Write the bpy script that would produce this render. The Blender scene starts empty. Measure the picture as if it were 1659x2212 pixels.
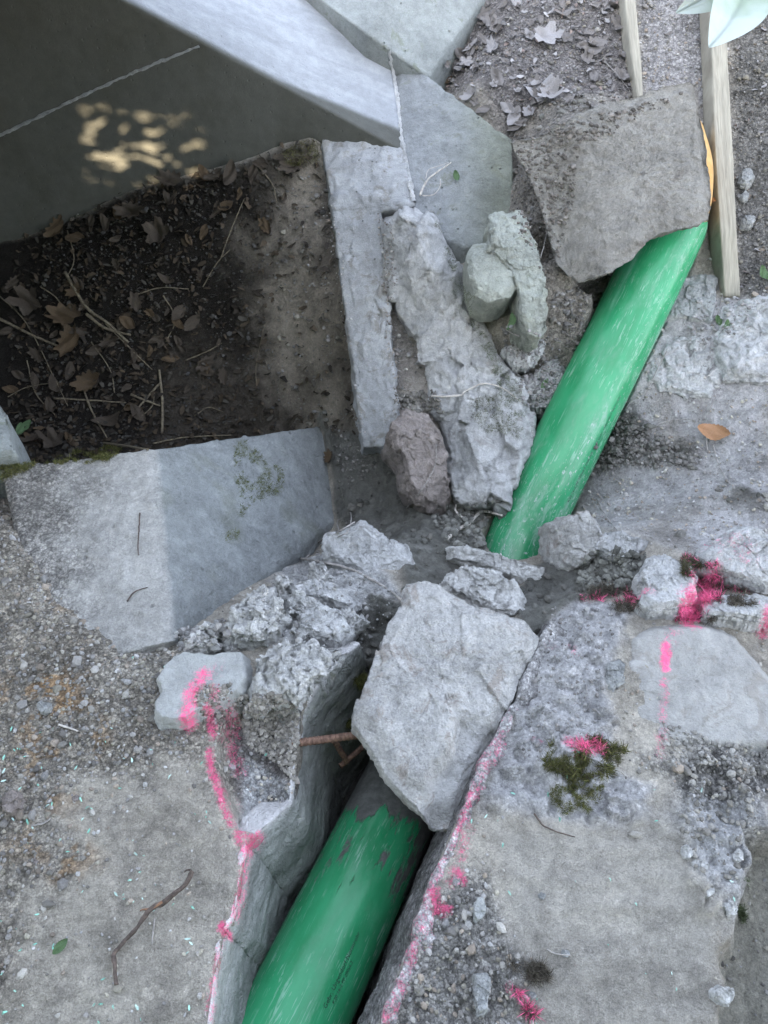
import bpy, math, random
import numpy as np
from mathutils import Vector, Matrix
random.seed(7); RNG = np.random.default_rng(7)
sc = bpy.context.scene
COL = sc.collection
R = math.radians

# ------------------------------------------------------------------ camera, world, sun
CH, TH, F = 1.45, R(40), 1662.0
cam_d = bpy.data.cameras.new("camera"); cam = bpy.data.objects.new("camera", cam_d); COL.objects.link(cam)
cam.location = (0, 0, CH); cam.rotation_euler = (TH, 0, 0)
cam_d.sensor_fit = 'VERTICAL'; cam_d.sensor_height = 34.6; cam_d.lens = 26.0
cam_d.clip_start = 0.02; cam_d.clip_end = 500
sc.camera = cam

SUN_EL, SUN_AZ = R(20), R(194)          # azimuth clockwise from +Y: the sun stands behind the camera, a little left
SUN_DIR = np.array([math.sin(SUN_AZ)*math.cos(SUN_EL), math.cos(SUN_AZ)*math.cos(SUN_EL), math.sin(SUN_EL)])
world = bpy.data.worlds.new("World"); sc.world = world; world.use_nodes = True
wn = world.node_tree; wn.nodes.clear()
wo = wn.nodes.new('ShaderNodeOutputWorld'); wb = wn.nodes.new('ShaderNodeBackground'); ws = wn.nodes.new('ShaderNodeTexSky')
ws.sky_type = 'NISHITA'; ws.sun_disc = False; ws.sun_elevation = SUN_EL; ws.sun_rotation = SUN_AZ
ws.air_density = 0.85; ws.dust_density = 3.0; ws.ozone_density = 1.0
wb.inputs['Strength'].default_value = 0.15
hs = wn.nodes.new('ShaderNodeHueSaturation'); hs.inputs['Saturation'].default_value = .52
wn.links.new(ws.outputs[0], hs.inputs['Color']); wn.links.new(hs.outputs[0], wb.inputs[0]); wn.links.new(wb.outputs[0], wo.inputs[0])
sd = bpy.data.lights.new("sun", 'SUN'); sd.energy = 3.2; sd.angle = R(0.5); sd.color = (1.0, 0.80, 0.55)
so = bpy.data.objects.new("sun", sd); COL.objects.link(so); so.location = tuple(SUN_DIR*9)
so.rotation_euler = Vector(tuple(SUN_DIR)).to_track_quat('Z', 'Y').to_euler()
sc.view_settings.view_transform = 'Standard'; sc.view_settings.look = 'None'
sc.view_settings.gamma = 1.0; sc.view_settings.exposure = 3.32
sc.cycles.max_bounces = 6; sc.cycles.diffuse_bounces = 2
sc.cycles.use_denoising = True

# ------------------------------------------------------------------ projection helpers
CT, ST = math.cos(TH), math.sin(TH)
def raydir(px, py):
    x = (px-829.5)/F; v = -(py-1106)/F
    return np.array([x, CT*v+ST, ST*v-CT])
CAM = np.array([0, 0, CH])
def D(px, py, d): return CAM + raydir(px, py)*d
def Zp(px, py, z):
    r = raydir(px, py); return CAM + r*((z-CH)/r[2])
def Yp(px, py, y):
    r = raydir(px, py); return CAM + r*(y/r[1])

# ------------------------------------------------------------------ noise
def _hash(ix, iy, iz, seed):
    h = (ix.astype(np.uint32)*np.uint32(374761393) + iy.astype(np.uint32)*np.uint32(668265263)
         + iz.astype(np.uint32)*np.uint32(2147483647 & 1274126177) + np.uint32((seed*974711+13) & 0xffffffff))
    h = (h ^ (h >> np.uint32(13)))*np.uint32(1274126177)
    h = h ^ (h >> np.uint32(16))
    return (h & np.uint32(0xffff)).astype(np.float32)/65535.0
def vnoise(P, seed=0):
    P = np.asarray(P, dtype=np.float64)
    I = np.floor(P).astype(np.int64); f = P-I; f = f*f*(3-2*f)
    I = (I + 100000)
    r = 0
    for dx in (0, 1):
        wx = f[:, 0] if dx else 1-f[:, 0]
        for dy in (0, 1):
            wy = f[:, 1] if dy else 1-f[:, 1]
            for dz in (0, 1):
                wz = f[:, 2] if dz else 1-f[:, 2]
                r = r + wx*wy*wz*_hash(I[:, 0]+dx, I[:, 1]+dy, I[:, 2]+dz, seed)
    return r*2-1
def fbm(P, size, octv=4, seed=0, gain=0.5, ridged=False):
    P = np.asarray(P)/size; a = 1.0; s = 0; n = 0
    for o in range(octv):
        v = vnoise(P + 17.3*o, seed+o)
        if ridged: v = 1-2*np.abs(v)
        s = s + a*v; n += a; a *= gain; P = P*2.03
    return s/n
def chisel(P, size, seed=0):             # broken planes: nearest jittered cell, tilted by its own random gradient
    P = np.asarray(P)/size; I = np.floor(P).astype(np.int64)+100000; f = P-np.floor(P)
    best = np.full(len(P), 9.); val = np.zeros(len(P))
    for dx in (-1, 0, 1):
        for dy in (-1, 0, 1):
            for dz in (-1, 0, 1):
                a, b, c = I[:, 0]+dx, I[:, 1]+dy, I[:, 2]+dz
                q = np.stack([_hash(a, b, c, seed+k) for k in range(3)], 1)+np.array([dx, dy, dz])-f; d = (q**2).sum(1)
                g = np.stack([_hash(a, b, c, seed+3+k)*2-1 for k in range(3)], 1); v = -(q*g).sum(1)+(_hash(a, b, c, seed+7)-.5)*.5
                k_ = d < best; best = np.where(k_, d, best); val = np.where(k_, v, val)
    return val
def smooth(a, b, x):
    t = np.clip((x-a)/(b-a), 0, 1); return t*t*(3-2*t)
def poly_sdf(X, Y, poly):               # negative inside
    poly = np.asarray(poly, float)[:, :2]; n = len(poly)
    d = np.full(X.shape, 1e9); inside = np.zeros(X.shape, bool)
    for i in range(n):
        x0, y0 = poly[i]; x1, y1 = poly[(i+1) % n]
        ex, ey = x1-x0, y1-y0; L = ex*ex+ey*ey+1e-12
        t = np.clip(((X-x0)*ex+(Y-y0)*ey)/L, 0, 1)
        d = np.minimum(d, (X-x0-t*ex)**2+(Y-y0-t*ey)**2)
        c = ((y0 > Y) != (y1 > Y)) & (X < (x1-x0)*(Y-y0)/((y1-y0) if abs(y1-y0) > 1e-9 else 1e-9)+x0)
        inside ^= c
    d = np.sqrt(d); return np.where(inside, -d, d)
def seg_dist(X, Y, pts):
    d = np.full(X.shape, 1e9)
    for (x0, y0), (x1, y1) in zip(pts[:-1], pts[1:]):
        ex, ey = x1-x0, y1-y0; L = ex*ex+ey*ey+1e-12
        t = np.clip(((X-x0)*ex+(Y-y0)*ey)/L, 0, 1)
        d = np.minimum(d, (X-x0-t*ex)**2+(Y-y0-t*ey)**2)
    return np.sqrt(d)

# ------------------------------------------------------------------ terrain base surface (thin plate through measured heights)
CTRL = [  # px, py, depth
 (0,2212,'z',0),(200,2212,'z',0),(0,1800,'z',0.01),(250,1700,'z',0),(400,1500,'z',-.005),(0,1400,'z',0.01),(200,1400,'z',0),
 (460,1900,'z',0),(0,1150,'z',0),(440,2212,'z',0),(600,1600,'z',-.01),(700,1430,'z',-.03),
 (1100,2100,'z',-.01),(1400,2100,'z',-.02),(1400,1750,'z',0),(1150,1650,'z',0),(1560,2000,'z',-.02),(1650,1700,'z',-.02),
 (870,2212,'z',-.01),(1250,1450,'z',0),(1500,1450,'z',-.03),(1640,1400,'z',-.04),(1240,1330,'z',-.02),
 (800,1200,2.04),(900,1150,2.15),(640,1300,1.845),(700,1340,'z',-.07),(620,1350,'z',-.03),(1000,1230,2.04),(750,1000,2.47),(730,1130,2.44),(690,1200,2.30),(870,1040,2.36),
 (480,1330,'z',-.1),(840,1330,'z',-.10),(780,1430,'z',-.14),
 (1250,1250,1.91),(1170,1300,1.89),(1400,1250,1.84),(1340,1150,1.99),(1500,1150,1.99),(1650,1100,1.98),(1600,1250,1.82),
 (1300,1090,2.26),(1500,1000,2.19),(1360,960,2.28),(1650,950,2.12),(1500,850,2.24),(1650,720,2.20),(1600,620,2.31),
 (1130,850,2.36),(1230,700,2.36),(1180,600,2.27),(1280,620,2.165),(1180,640,2.165),(1230,720,2.24),(1125,520,2.21),(1150,570,2.19),(1150,450,2.26),(1200,400,2.16),(1240,500,2.13),(1350,450,2.30),(1080,1050,2.36),(1200,850,2.36),
 (1450,60,2.46),(1000,230,2.47),(1200,150,2.44),(1650,60,2.42),(1640,400,2.37),(1300,210,2.36),(1550,300,2.40),(1240,300,2.19),(1150,320,2.27),
 (870,600,2.36),(895,780,2.335),(835,480,2.43),(930,880,2.31),(790,520,2.43),(800,700,2.41),(1000,700,2.36),(1000,500,2.4),(1060,500,2.40),
 (50,900,2.62),(300,900,2.60),(650,860,2.62),(735,900,2.56),(300,700,2.62),(500,600,2.56),(650,600,2.48),(650,400,2.49),
 (720,500,2.43),(745,700,2.41),(765,850,2.44),(100,700,2.68),
 (0,525,'y',2.5),(300,405,'y',2.5),(680,300,'y',2.47)]
pts = []
for c in CTRL:
    if len(c) == 3: pts.append(D(*c))
    elif c[2] == 'z': pts.append(Zp(c[0], c[1], c[3]))
    else: pts.append(Yp(c[0], c[1], c[3]))
for w in [(-1.7,-.3,0),(-1.7,.6,0),(-1.7,1.25,0),(0,-.3,0),(1.5,-.3,-.12),(1.5,.6,-.12),(1.5,1.2,.0),(1.5,1.8,.2),(1.5,2.4,.5),(1.5,3.2,.8),
          (.2,2.45,.10),(.05,2.7,.15),(.32,2.38,.10),(.05,2.42,.13),(-.1,2.42,.18),(.0,2.55,.15),(.15,2.6,.15),(-1.7,2.0,-.2),(-1.7,3.2,.1),(-.9,3.2,.3),(-.2,3.2,.45),(.5,3.2,.7),(1.0,3.2,.8),(-1.2,1.95,-.34)]:
    pts.append(np.array(w, float))
CP = np.array(pts)
def _tps(r2): return 0.5*r2*np.log(r2+1e-9)
def _solve():
    n = len(CP); dx = CP[:, None, :2]-CP[None, :, :2]; K = _tps((dx**2).sum(-1))+np.eye(n)*0.002
    P = np.c_[np.ones(n), CP[:, :2]]
    A = np.block([[K, P], [P.T, np.zeros((3, 3))]])
    return np.linalg.solve(A, np.r_[CP[:, 2], 0, 0, 0])
WT = _solve()
def base_z(x, y):
    x = np.asarray(x, float); y = np.asarray(y, float)
    cx = np.clip(x, -1.75, 1.55); cy = np.clip(y, -.35, 3.25)
    r = WT[-3]+WT[-2]*cx+WT[-1]*cy
    for i in range(len(CP)):
        r = r+WT[i]*_tps((cx-CP[i, 0])**2+(cy-CP[i, 1])**2)
    return r + 0.45*np.maximum(y-3.25, 0)*np.exp(-np.maximum(y-3.25, 0)/14) + 0.25*np.maximum(x-1.55, 0)*smooth(1, 3, y)*np.exp(-np.maximum(x-1.5, 0)/14)
def G(px, py):                          # where the picture ray meets the smooth ground
    r = raydir(px, py); t = np.linspace(0.8, 4.5, 300)
    Q = CAM[None]+r[None]*t[:, None]; f = Q[:, 2]-base_z(Q[:, 0], Q[:, 1])
    k = np.argmax(f < 0)
    if k == 0: return Q[-1]
    a, b = f[k-1], f[k]; tt = t[k-1]+(t[k]-t[k-1])*a/(a-b)
    return CAM+r*tt
def GP(poly): return np.array([G(*p) for p in poly])

# trench between its two walls (edges at ground level)
TL = [(395,2420),(448,2212),(462,2100),(478,2010),(500,1985),(530,1820),(560,1795),(625,1735),(640,1630),(650,1535),(690,1470),(745,1412),(775,1390)]
TR = [(1190,1340),(1163,1392),(1125,1490),(1080,1570),(1040,1650),(1000,1745),(955,1850),(920,1935),(895,2030),(868,2085),(820,2212),(745,2420)]
TLz = [0,0,0,0,0,0,-.012,-.06,-.055,-.02,-.005,-.005,-.03]
TLw = [Zp(p[0], p[1], z_) for p, z_ in zip(TL, TLz)]; TRw = [Zp(p[0], p[1], 0.0) for p in TR]
TRENCH = np.array(TLw+TRw)
CHIP = np.array([Zp(*p, 0) for p in [(490,1530),(466,1600),(470,1650),(482,1710),(508,1790),(560,1800),(630,1737),(642,1640),(652,1530),(600,1500),(530,1510)]])

# pipe axis
def catmull(P, n=40):
    P = [np.array(p, float) for p in P]; out = []
    P = [2*P[0]-P[1]]+P+[2*P[-1]-P[-2]]
    for i in range(1, len(P)-2):
        for k in range(n):
            t = k/n
            out.append(0.5*((2*P[i])+(-P[i-1]+P[i+1])*t+(2*P[i-1]-5*P[i]+4*P[i+1]-P[i+2])*t*t+(-P[i-1]+3*P[i]-3*P[i+1]+P[i+2])*t**3))
    out.append(P[-2]); return np.array(out)
lowA = D(629,2212,1.414); lowB = D(822,1808,1.70)
AX = catmull([lowA-(lowB-lowA)*1.5, lowA, lowB, (.165,.92,-.405), (.31,1.19,-.43), D(1122,1175,2.26), D(1200,1008,2.25), D(1320,765,2.26), D(1436,525,2.29), D(1452,482,2.29)], 40)
AX2 = catmull([D(1443,486,2.287), D(1451,455,2.286), D(1457,425,2.286), D(1458,370,2.31), D(1444,310,2.38)], 16)

# ------------------------------------------------------------------ mesh plumbing
def new_obj(name, V, Fc, m, parent=None, smooth_=True, attrs=None, mats=None, fm=None):
    V = np.asarray(V, float); c = V.mean(0) if parent is None else np.zeros(3)
    if parent is not None: c = np.array(parent.location)
    me = bpy.data.meshes.new(name)
    if isinstance(Fc, np.ndarray):
        k = Fc.shape[1]
        me.vertices.add(len(V)); me.vertices.foreach_set('co', (V-c).astype(np.float32).ravel())
        me.loops.add(Fc.size); me.loops.foreach_set('vertex_index', Fc.astype(np.int32).ravel())
        me.polygons.add(len(Fc)); me.polygons.foreach_set('loop_start', np.arange(0, Fc.size, k, dtype=np.int32))
        me.update(calc_edges=True)
    else:
        me.from_pydata((V-c).tolist(), [], Fc)
    me.polygons.foreach_set('use_smooth', np.full(len(me.polygons), smooth_))
    if m is not None: me.materials.append(m)
    if attrs:
        for k, a in attrs.items():
            a = np.asarray(a, np.float32)
            if a.ndim == 2:
                if a.shape[1] == 3: a = np.c_[a, np.ones(len(a), np.float32)]
                at = me.attributes.new(k, 'FLOAT_COLOR', 'POINT'); at.data.foreach_set('color', a.ravel())
            else:
                at = me.attributes.new(k, 'FLOAT', 'POINT'); at.data.foreach_set('value', a)
    me.validate(); me.update()
    o = bpy.data.objects.new(name, me); COL.objects.link(o)
    if parent is not None: o.parent = parent
    else: o.location = tuple(c)
    return o
def tag(o, label=None, cat=None, group=None, kind=None):
    if label: o['label'] = label
    if cat: o['category'] = cat
    if group: o['group'] = group
    if kind: o['kind'] = kind
    return o
def vnormals(V, Q):
    a, b, c, d = V[Q[:, 0]], V[Q[:, 1]], V[Q[:, 2]], V[Q[:, 3]]
    fn = np.cross(c-a, d-b); N = np.zeros_like(V)
    for k in range(4): np.add.at(N, Q[:, k], fn)
    return N/(np.linalg.norm(N, axis=1, keepdims=True)+1e-12)
def grid_faces(n, m, wrap=False):
    i = np.arange(n-1)[:, None]; j = np.arange(m if wrap else m-1)[None]
    j2 = (j+1) % m
    return np.stack([i*m+j, i*m+j2, (i+1)*m+j2, (i+1)*m+j], -1).reshape(-1, 4)

# ------------------------------------------------------------------ paint (sprayed straight down: a function of world x, y)
PAINT = [ # polyline px, z, half width m, strength
 ([(445,1462),(418,1500),(405,1555)],.02,.020,1.0),([(470,1450),(440,1480)],.02,.025,.45),
 ([(470,1500),(470,1530)],0,.014,.7),([(455,1545),(460,1590)],0,.012,1.0),([(452,1620),(455,1660),(470,1700),(482,1740),(500,1780)],0,.011,1.0),
 ([(515,1800),(530,1830),(540,1815),(560,1800)],0,.016,.95),([(528,1850),(520,1920),(505,1975)],0,.010,.8),([(478,2000),(490,2015)],0,.010,1.1),
 ([(470,2060),(458,2120),(448,2180)],0,.006,.7),([(505,1560),(500,1620),(515,1660)],-.05,.022,.65),([(495,1700),(515,1740)],-.05,.02,.4),
 ([(640,1640),(640,1700)],0,.008,.5),
 ([(1022,1700),(1005,1760),(985,1800)],0,.008,.9),([(1010,1790),(995,1850),(975,1900)],0,.018,.62),([(990,1880),(1000,1900)],0,.012,.9),
 ([(935,1925),(945,1960),(965,1965)],0,.014,1.0),([(895,2040),(888,2090)],0,.009,.8),([(880,2110),(862,2160),(840,2200)],0,.010,.55),
 ([(1465,1350),(1450,1370)],.02,.026,.5),([(1444,1385),(1443,1432)],.02,.013,1.25),([(1440,1460),(1443,1505),(1436,1545)],.02,.013,.68),
 ([(1430,1580),(1424,1632)],0,.016,.6),([(1560,1160),(1610,1190)],.05,.055,.50),([(1545,1235),(1540,1270)],.02,.024,.85),([(1525,1270),(1495,1295)],.02,.034,1.1),([(1495,1320),(1500,1345)],0,.024,.9),
 ([(1480,1298),(1520,1305)],.03,.014,1.0),([(1385,1290),(1400,1292)],.0,.016,.75),([(1360,1290),(1270,1280)],-.03,.018,.45),([(1180,1392),(1200,1395)],0,.016,.45),([(1235,1400),(1245,1415)],0,.013,.6),
 ([(1225,1612),(1280,1625)],0,.018,.9),([(1150,1598),(1170,1600)],0,.012,.55),([(1100,2130),(1140,2165),(1160,2180)],0,.010,.75),([(1578,1080),(1582,1090)],.1,.008,.9),
 ([(1540,1110),(1560,1120)],.1,.02,.3),([(1655,1330),(1659,1350)],0,.02,.9),([(1200,1480),(1260,1500)],0,.03,.22)]
PW = [([tuple(Zp(*p, z)[:2]) for p in pl], w, s) for pl, z, w, s in PAINT]
def paint(V):
    X, Y = V[:, 0], V[:, 1]; r = np.zeros(len(V))
    for pl, w, s in PW:
        r = np.maximum(r, .92*s*(1-smooth(0.1*w, 1.75*w, seg_dist(X, Y, pl))))
    return r

# ------------------------------------------------------------------ materials
class NT:
    def __init__(self, name):
        self.m = bpy.data.materials.new(name); self.m.use_nodes = True; self.t = self.m.node_tree; self.t.nodes.clear()
        self.out = self.N('ShaderNodeOutputMaterial'); self.b = self.N('ShaderNodeBsdfPrincipled'); self.L(self.b.outputs[0], self.out.inputs[0])
        self.co = self.N('ShaderNodeTexCoord').outputs['Object']
    def N(self, t, **k):
        n = self.t.nodes.new(t)
        for a, v in k.items(): setattr(n, a, v)
        return n
    def L(self, a, b): self.t.links.new(a, b)
    def put(self, s, v):
        if hasattr(v, 'links'): self.L(v, s)
        else: s.default_value = v if not (isinstance(v, tuple) and len(v) == 3) else (*v, 1)
    def noise(self, scale, detail=4, rough=.6, dist=0, co=None, stretch=None):
        c = co or self.co
        if stretch:
            mp = self.N('ShaderNodeMapping'); mp.inputs['Scale'].default_value = stretch; self.L(c, mp.inputs[0]); c = mp.outputs[0]
        n = self.N('ShaderNodeTexNoise'); n.inputs['Scale'].default_value = scale; n.inputs['Detail'].default_value = detail
        n.inputs['Roughness'].default_value = rough; n.inputs['Distortion'].default_value = dist
        self.L(c, n.inputs['Vector']); return n.outputs['Fac']
    def voro(self, scale, feature='F1', out='Distance', co=None):
        n = self.N('ShaderNodeTexVoronoi', feature=feature); n.inputs['Scale'].default_value = scale
        self.L(co or self.co, n.inputs['Vector']); return n.outputs[out]
    def ramp(self, f, a, b, lo=0., hi=1.):
        n = self.N('ShaderNodeMapRange', interpolation_type='SMOOTHSTEP'); n.inputs['From Min'].default_value = a; n.inputs['From Max'].default_value = b
        n.inputs['To Min'].default_value = lo; n.inputs['To Max'].default_value = hi; self.L(f, n.inputs[0]); return n.outputs[0]
    def mix(self, f, a, b, mode='MIX'):
        n = self.N('ShaderNodeMix', data_type='RGBA', blend_type=mode, clamp_factor=True)
        self.put(n.inputs[0], f); self.put(n.inputs[6], a); self.put(n.inputs[7], b); return n.outputs[2]
    def math(self, op, a, b=0.):
        n = self.N('ShaderNodeMath', operation=op); self.put(n.inputs[0], a); self.put(n.inputs[1], b); return n.outputs[0]
    def attr(self, name, col=False):
        n = self.N('ShaderNodeAttribute', attribute_name=name); return n.outputs['Color' if col else 'Fac']
    def bump(self, layers):
        prev = None
        for h, dist, st in layers:
            n = self.N('ShaderNodeBump'); n.inputs['Distance'].default_value = dist; n.inputs['Strength'].default_value = st
            self.L(h, n.inputs['Height'])
            if prev is not None: self.L(prev, n.inputs['Normal'])
            prev = n.outputs[0]
        self.L(prev, self.b.inputs['Normal'])
PINK = (0.98, 0.15, 0.33)
def stone_mat(name, base=None, var=.25, rough=.9, grain=(90, 330), gstr=(.004, .0015), pits=0, painted=True, tint=None, lin=None, dirt=None, agg=None):
    t = NT(name)
    col = t.attr('Col', True) if base is None else t.mix(0., base, base)
    n1 = t.noise(7, 5, .6); n2 = t.noise(38, 6, .7); n3 = t.noise(grain[1], 3, .7)
    k = t.math('ADD', t.ramp(n1, .3, .7, 1-var*.6, 1+var*.5), t.ramp(n2, .3, .7, -var*.45, var*.45))
    k = t.math('ADD', k, t.ramp(n3, .25, .75, -var*.55, var*.55))
    cc = t.N('ShaderNodeVectorMath', operation='SCALE'); t.L(col, cc.inputs[0]); t.L(k, cc.inputs['Scale']); col = cc.outputs[0]
    if tint: col = t.mix(t.ramp(t.noise(4, 4, .6, 1.), .52, .7, 0, tint[1]), col, tint[0])
    if dirt: col = t.mix(t.ramp(t.noise(14, 6, .7, .6), dirt[2], dirt[2]+.1, 0, dirt[1]), col, dirt[0])
    bl = [(t.ramp(t.noise(grain[0]*.45, 6, .75, .4), .3, .7), gstr[0]*1.3, .9), (t.ramp(t.noise(grain[0]*1.6, 4, .7), .3, .7), gstr[0]*.5, .9), (n3, gstr[1]*1.5, .9)]
    if agg:                             # grit: random toned cells, domed, crevice shade painted dark between them
        ga = t.attr(agg[2]) if len(agg) > 2 else 1.
        for sc1, amt, dst in ((agg[0], agg[1], .0035), (agg[0]*2.1, agg[1]*.8, .0018)):
            ds = t.N('ShaderNodeVectorMath', operation='ADD'); nz = t.N('ShaderNodeTexNoise'); nz.inputs['Scale'].default_value = sc1*.8; t.L(t.co, nz.inputs['Vector'])
            sv = t.N('ShaderNodeVectorMath', operation='SCALE'); sv.inputs['Scale'].default_value = .8/sc1; t.L(nz.outputs['Color'], sv.inputs[0]); t.L(t.co, ds.inputs[0]); t.L(sv.outputs[0], ds.inputs[1])
            vc = t.voro(sc1, 'F1', 'Color', ds.outputs[0]); vd = t.voro(sc1, 'F1', 'Distance', ds.outputs[0])
            sx = t.N('ShaderNodeSeparateXYZ'); t.L(vc, sx.inputs[0])
            kk = t.ramp(sx.outputs[0], 0., 1., 1-amt, 1+amt*1.1); kk = t.math('MULTIPLY', kk, t.ramp(vd, .35, .75, 1.04, .72))
            kk = t.math('ADD', t.math('MULTIPLY', t.math('SUBTRACT', kk, 1.), ga), 1.)
            c2 = t.N('ShaderNodeVectorMath', operation='SCALE'); t.L(col, c2.inputs[0]); t.L(kk, c2.inputs['Scale']); col = c2.outputs[0]
            bl.append((t.math('MULTIPLY', t.ramp(vd, 0, .8, 1, 0), ga), dst, .9))
    if pits:
        pv = t.ramp(t.voro(pits), 0.0, .22, 0, 1); pm = t.ramp(t.noise(pits*.35, 2), .55, .62, 0, 1)
        pit = t.math('SUBTRACT', 1., t.math('MULTIPLY', t.math('SUBTRACT', 1., pv), pm))
        bl.append((pit, .007, 1.)); col = t.mix(t.math('MULTIPLY', t.math('SUBTRACT', 1., pit), .6), col, (.06, .06, .055))
    if lin:
        bl.append((t.noise(lin[0], 3, .6, 0, None, lin[1]), lin[2], .8))
    if painted:
        a = t.attr('Paint'); br = t.noise(70, 6, .8)
        pm = t.ramp(t.math('ADD', t.math('ADD', a, t.math('MULTIPLY', t.math('SUBTRACT', br, .5), 2.2)), t.math('MULTIPLY', t.math('SUBTRACT', t.noise(300, 3, .7), .5), 1.3)), .40, 1.15, 0, 1)
        pm = t.math('MULTIPLY', pm, t.ramp(a, 0.02, .5, 0, .93))
        col = t.mix(pm, col, PINK)
    t.put(t.b.inputs['Base Color'], col); t.b.inputs['Roughness'].default_value = rough
    t.b.inputs['Specular IOR Level'].default_value = .25
    t.bump(bl); return t.m

M = {}
M['ground'] = stone_mat('ground_gravel', None, .38, .95, (90, 420), (.006, .002), agg=(105, .30, 'Grit'))
M['rock_pale'] = stone_mat('pale_limestone', (.55, .555, .56), .30, .85, (70, 260), (.005, .0014), dirt=((.27, .25, .23), .6, .56))
M['rock_grey'] = stone_mat('grey_limestone', (.36, .37, .37), .28, .85, (60, 300), (.005, .0014), dirt=((.22, .21, .19), .5, .55))
M['rock_slab'] = stone_mat('layered_limestone', (.47, .465, .455), .30, .8, (55, 240), (.005, .0018), tint=((.58, .58, .585), .7), dirt=((.30, .265, .235), .7, .53))
M['rock_smooth'] = stone_mat('smooth_boulder', (.37, .38, .375), .22, .85, (60, 400), (.002, .0009), tint=((.40, .42, .43), .6))
M['rock_dusty'] = stone_mat('dusty_boulder', (.37, .365, .35), .2, .9, (60, 400), (.003, .001), tint=((.44, .44, .44), .6), dirt=((.28, .26, .235), .6, .53))
M['rock_warm'] = stone_mat('warm_sandstone', (.30, .265, .25), .32, .9, (60, 280), (.005, .0015), dirt=((.20, .17, .15), .7, .52))
M['mortar'] = stone_mat('rough_mortar', (.58, .58, .57), .30, .95, (50, 240), (.006, .002), dirt=((.24, .23, .215), .6, .57))
M['rock_green'] = stone_mat('lichen_limestone', (.41, .435, .395), .28, .9, (60, 260), (.006, .002), tint=((.36, .39, .32), .6), dirt=((.22, .24, .16), .5, .58))
M['concrete'] = stone_mat('cast_concrete', (.33, .34, .35), .26, .8, (50, 300), (.0018, .0008), pits=60, lin=(6, (1, 14, 1), .002), dirt=((.20, .19, .17), .7, .54))
M['concrete_green'] = stone_mat('weathered_concrete', (.27, .29, .285), .28, .85, (50, 300), (.003, .001), pits=40, dirt=((.15, .17, .11), .5, .57))
M['concrete_wall'] = stone_mat('stained_concrete_wall', (.20, .205, .195), .35, .8, (45, 260), (.002, .0008), dirt=((.12, .12, .09), .6, .52))
M['block'] = stone_mat('footing_concrete', None, .28, .85, (60, 300), (.005, .0015), pits=26, lin=(10, (1, 1, 6), .002), agg=(105, .3, 'Grit'))
M['cutwall'] = stone_mat('clay_smeared_cut', None, .22, .62, (25, 200), (.006, .0006), lin=(9, (1, .6, 1), .006))
M['cover'] = stone_mat('muddy_concrete', (.34, .33, .305), .30, .9, (60, 300), (.008, .002), tint=((.235, .22, .195), .7), dirt=((.14, .125, .11), .5, .56))

M['cutrough'] = stone_mat('broken_concrete_cut', None, .35, .9, (50, 240), (.008, .003), agg=(80, .22))
def wood_mat():
    t = NT('weathered_wood'); n = t.noise(14, 4, .6, .3, None, (9, .5, .5)); n2 = t.noise(60, 3, .6, 0, None, (5, .3, .3))
    c = t.mix(t.ramp(n, .3, .7), (.24, .225, .185), (.36, .34, .28)); c = t.mix(t.ramp(n2, .45, .75, 0, .5), c, (.16, .14, .11))
    t.put(t.b.inputs['Base Color'], c); t.b.inputs['Roughness'].default_value = .85; t.bump([(n, .003, .8), (n2, .001, .8)]); return t.m
def simple(name, c1, c2, sc_=60, rough=.8, bump=.001, stretch=None):
    t = NT(name); n = t.noise(sc_, 4, .65, .2, None, stretch)
    t.put(t.b.inputs['Base Color'], t.mix(t.ramp(n, .35, .65), c1, c2)); t.b.inputs['Roughness'].default_value = rough
    t.bump([(n, bump, .8)]); return t.m
M['wood'] = wood_mat()
M['pebble'] = stone_mat('pebble_stone', None, .25, .85, (200, 500), (.001, .0005), painted=True)
M['twig_dark'] = simple('dark_bark', (.05, .038, .032), (.12, .09, .075), 120)
M['twig_pit'] = simple('old_stick', (.08, .065, .045), (.17, .145, .10), 90)
M['twig_red'] = simple('peeled_bark', (.16, .075, .045), (.26, .15, .09), 90)
M['root'] = simple('pale_root', (.36, .33, .30), (.55, .52, .48), 90)
M['root_grey'] = simple('dusty_root', (.20, .19, .18), (.36, .34, .32), 90)
M['ink'] = simple('black_ink', (.006, .02, .015), (.012, .04, .03), 300, .6)
M['orange'] = simple('orange_plastic', (.52, .30, .10), (.60, .38, .15), 30, .4, .0003)
M['crown'] = simple('canopy_leaf', (.05, .09, .03), (.08, .13, .05), 5)
M['bark'] = simple('tree_bark', (.07, .06, .05), (.14, .12, .10), 20, .95, .01)
def rust_mat():
    t = NT('rusty_steel'); n = t.noise(140, 5, .7); t.put(t.b.inputs['Base Color'], t.mix(t.ramp(n, .35, .65), (.10, .055, .04), (.27, .165, .12)))
    t.b.inputs['Roughness'].default_value = .75; t.b.inputs['Metallic'].default_value = .2; t.bump([(n, .0006, .8)]); return t.m
M['rust'] = rust_mat()
def blades_mat():
    t = NT('moss_fronds'); c = t.attr('Col', True); t.put(t.b.inputs['Base Color'], c); t.b.inputs['Roughness'].default_value = .8
    t.b.inputs['Specular IOR Level'].default_value = .2; return t.m
M['blades'] = blades_mat()
def shav_mat():
    t = NT('plastic_shaving'); t.put(t.b.inputs['Base Color'], t.attr('Col', True)); t.b.inputs['Roughness'].default_value = .5; return t.m
M['shaving'] = shav_mat()
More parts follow.
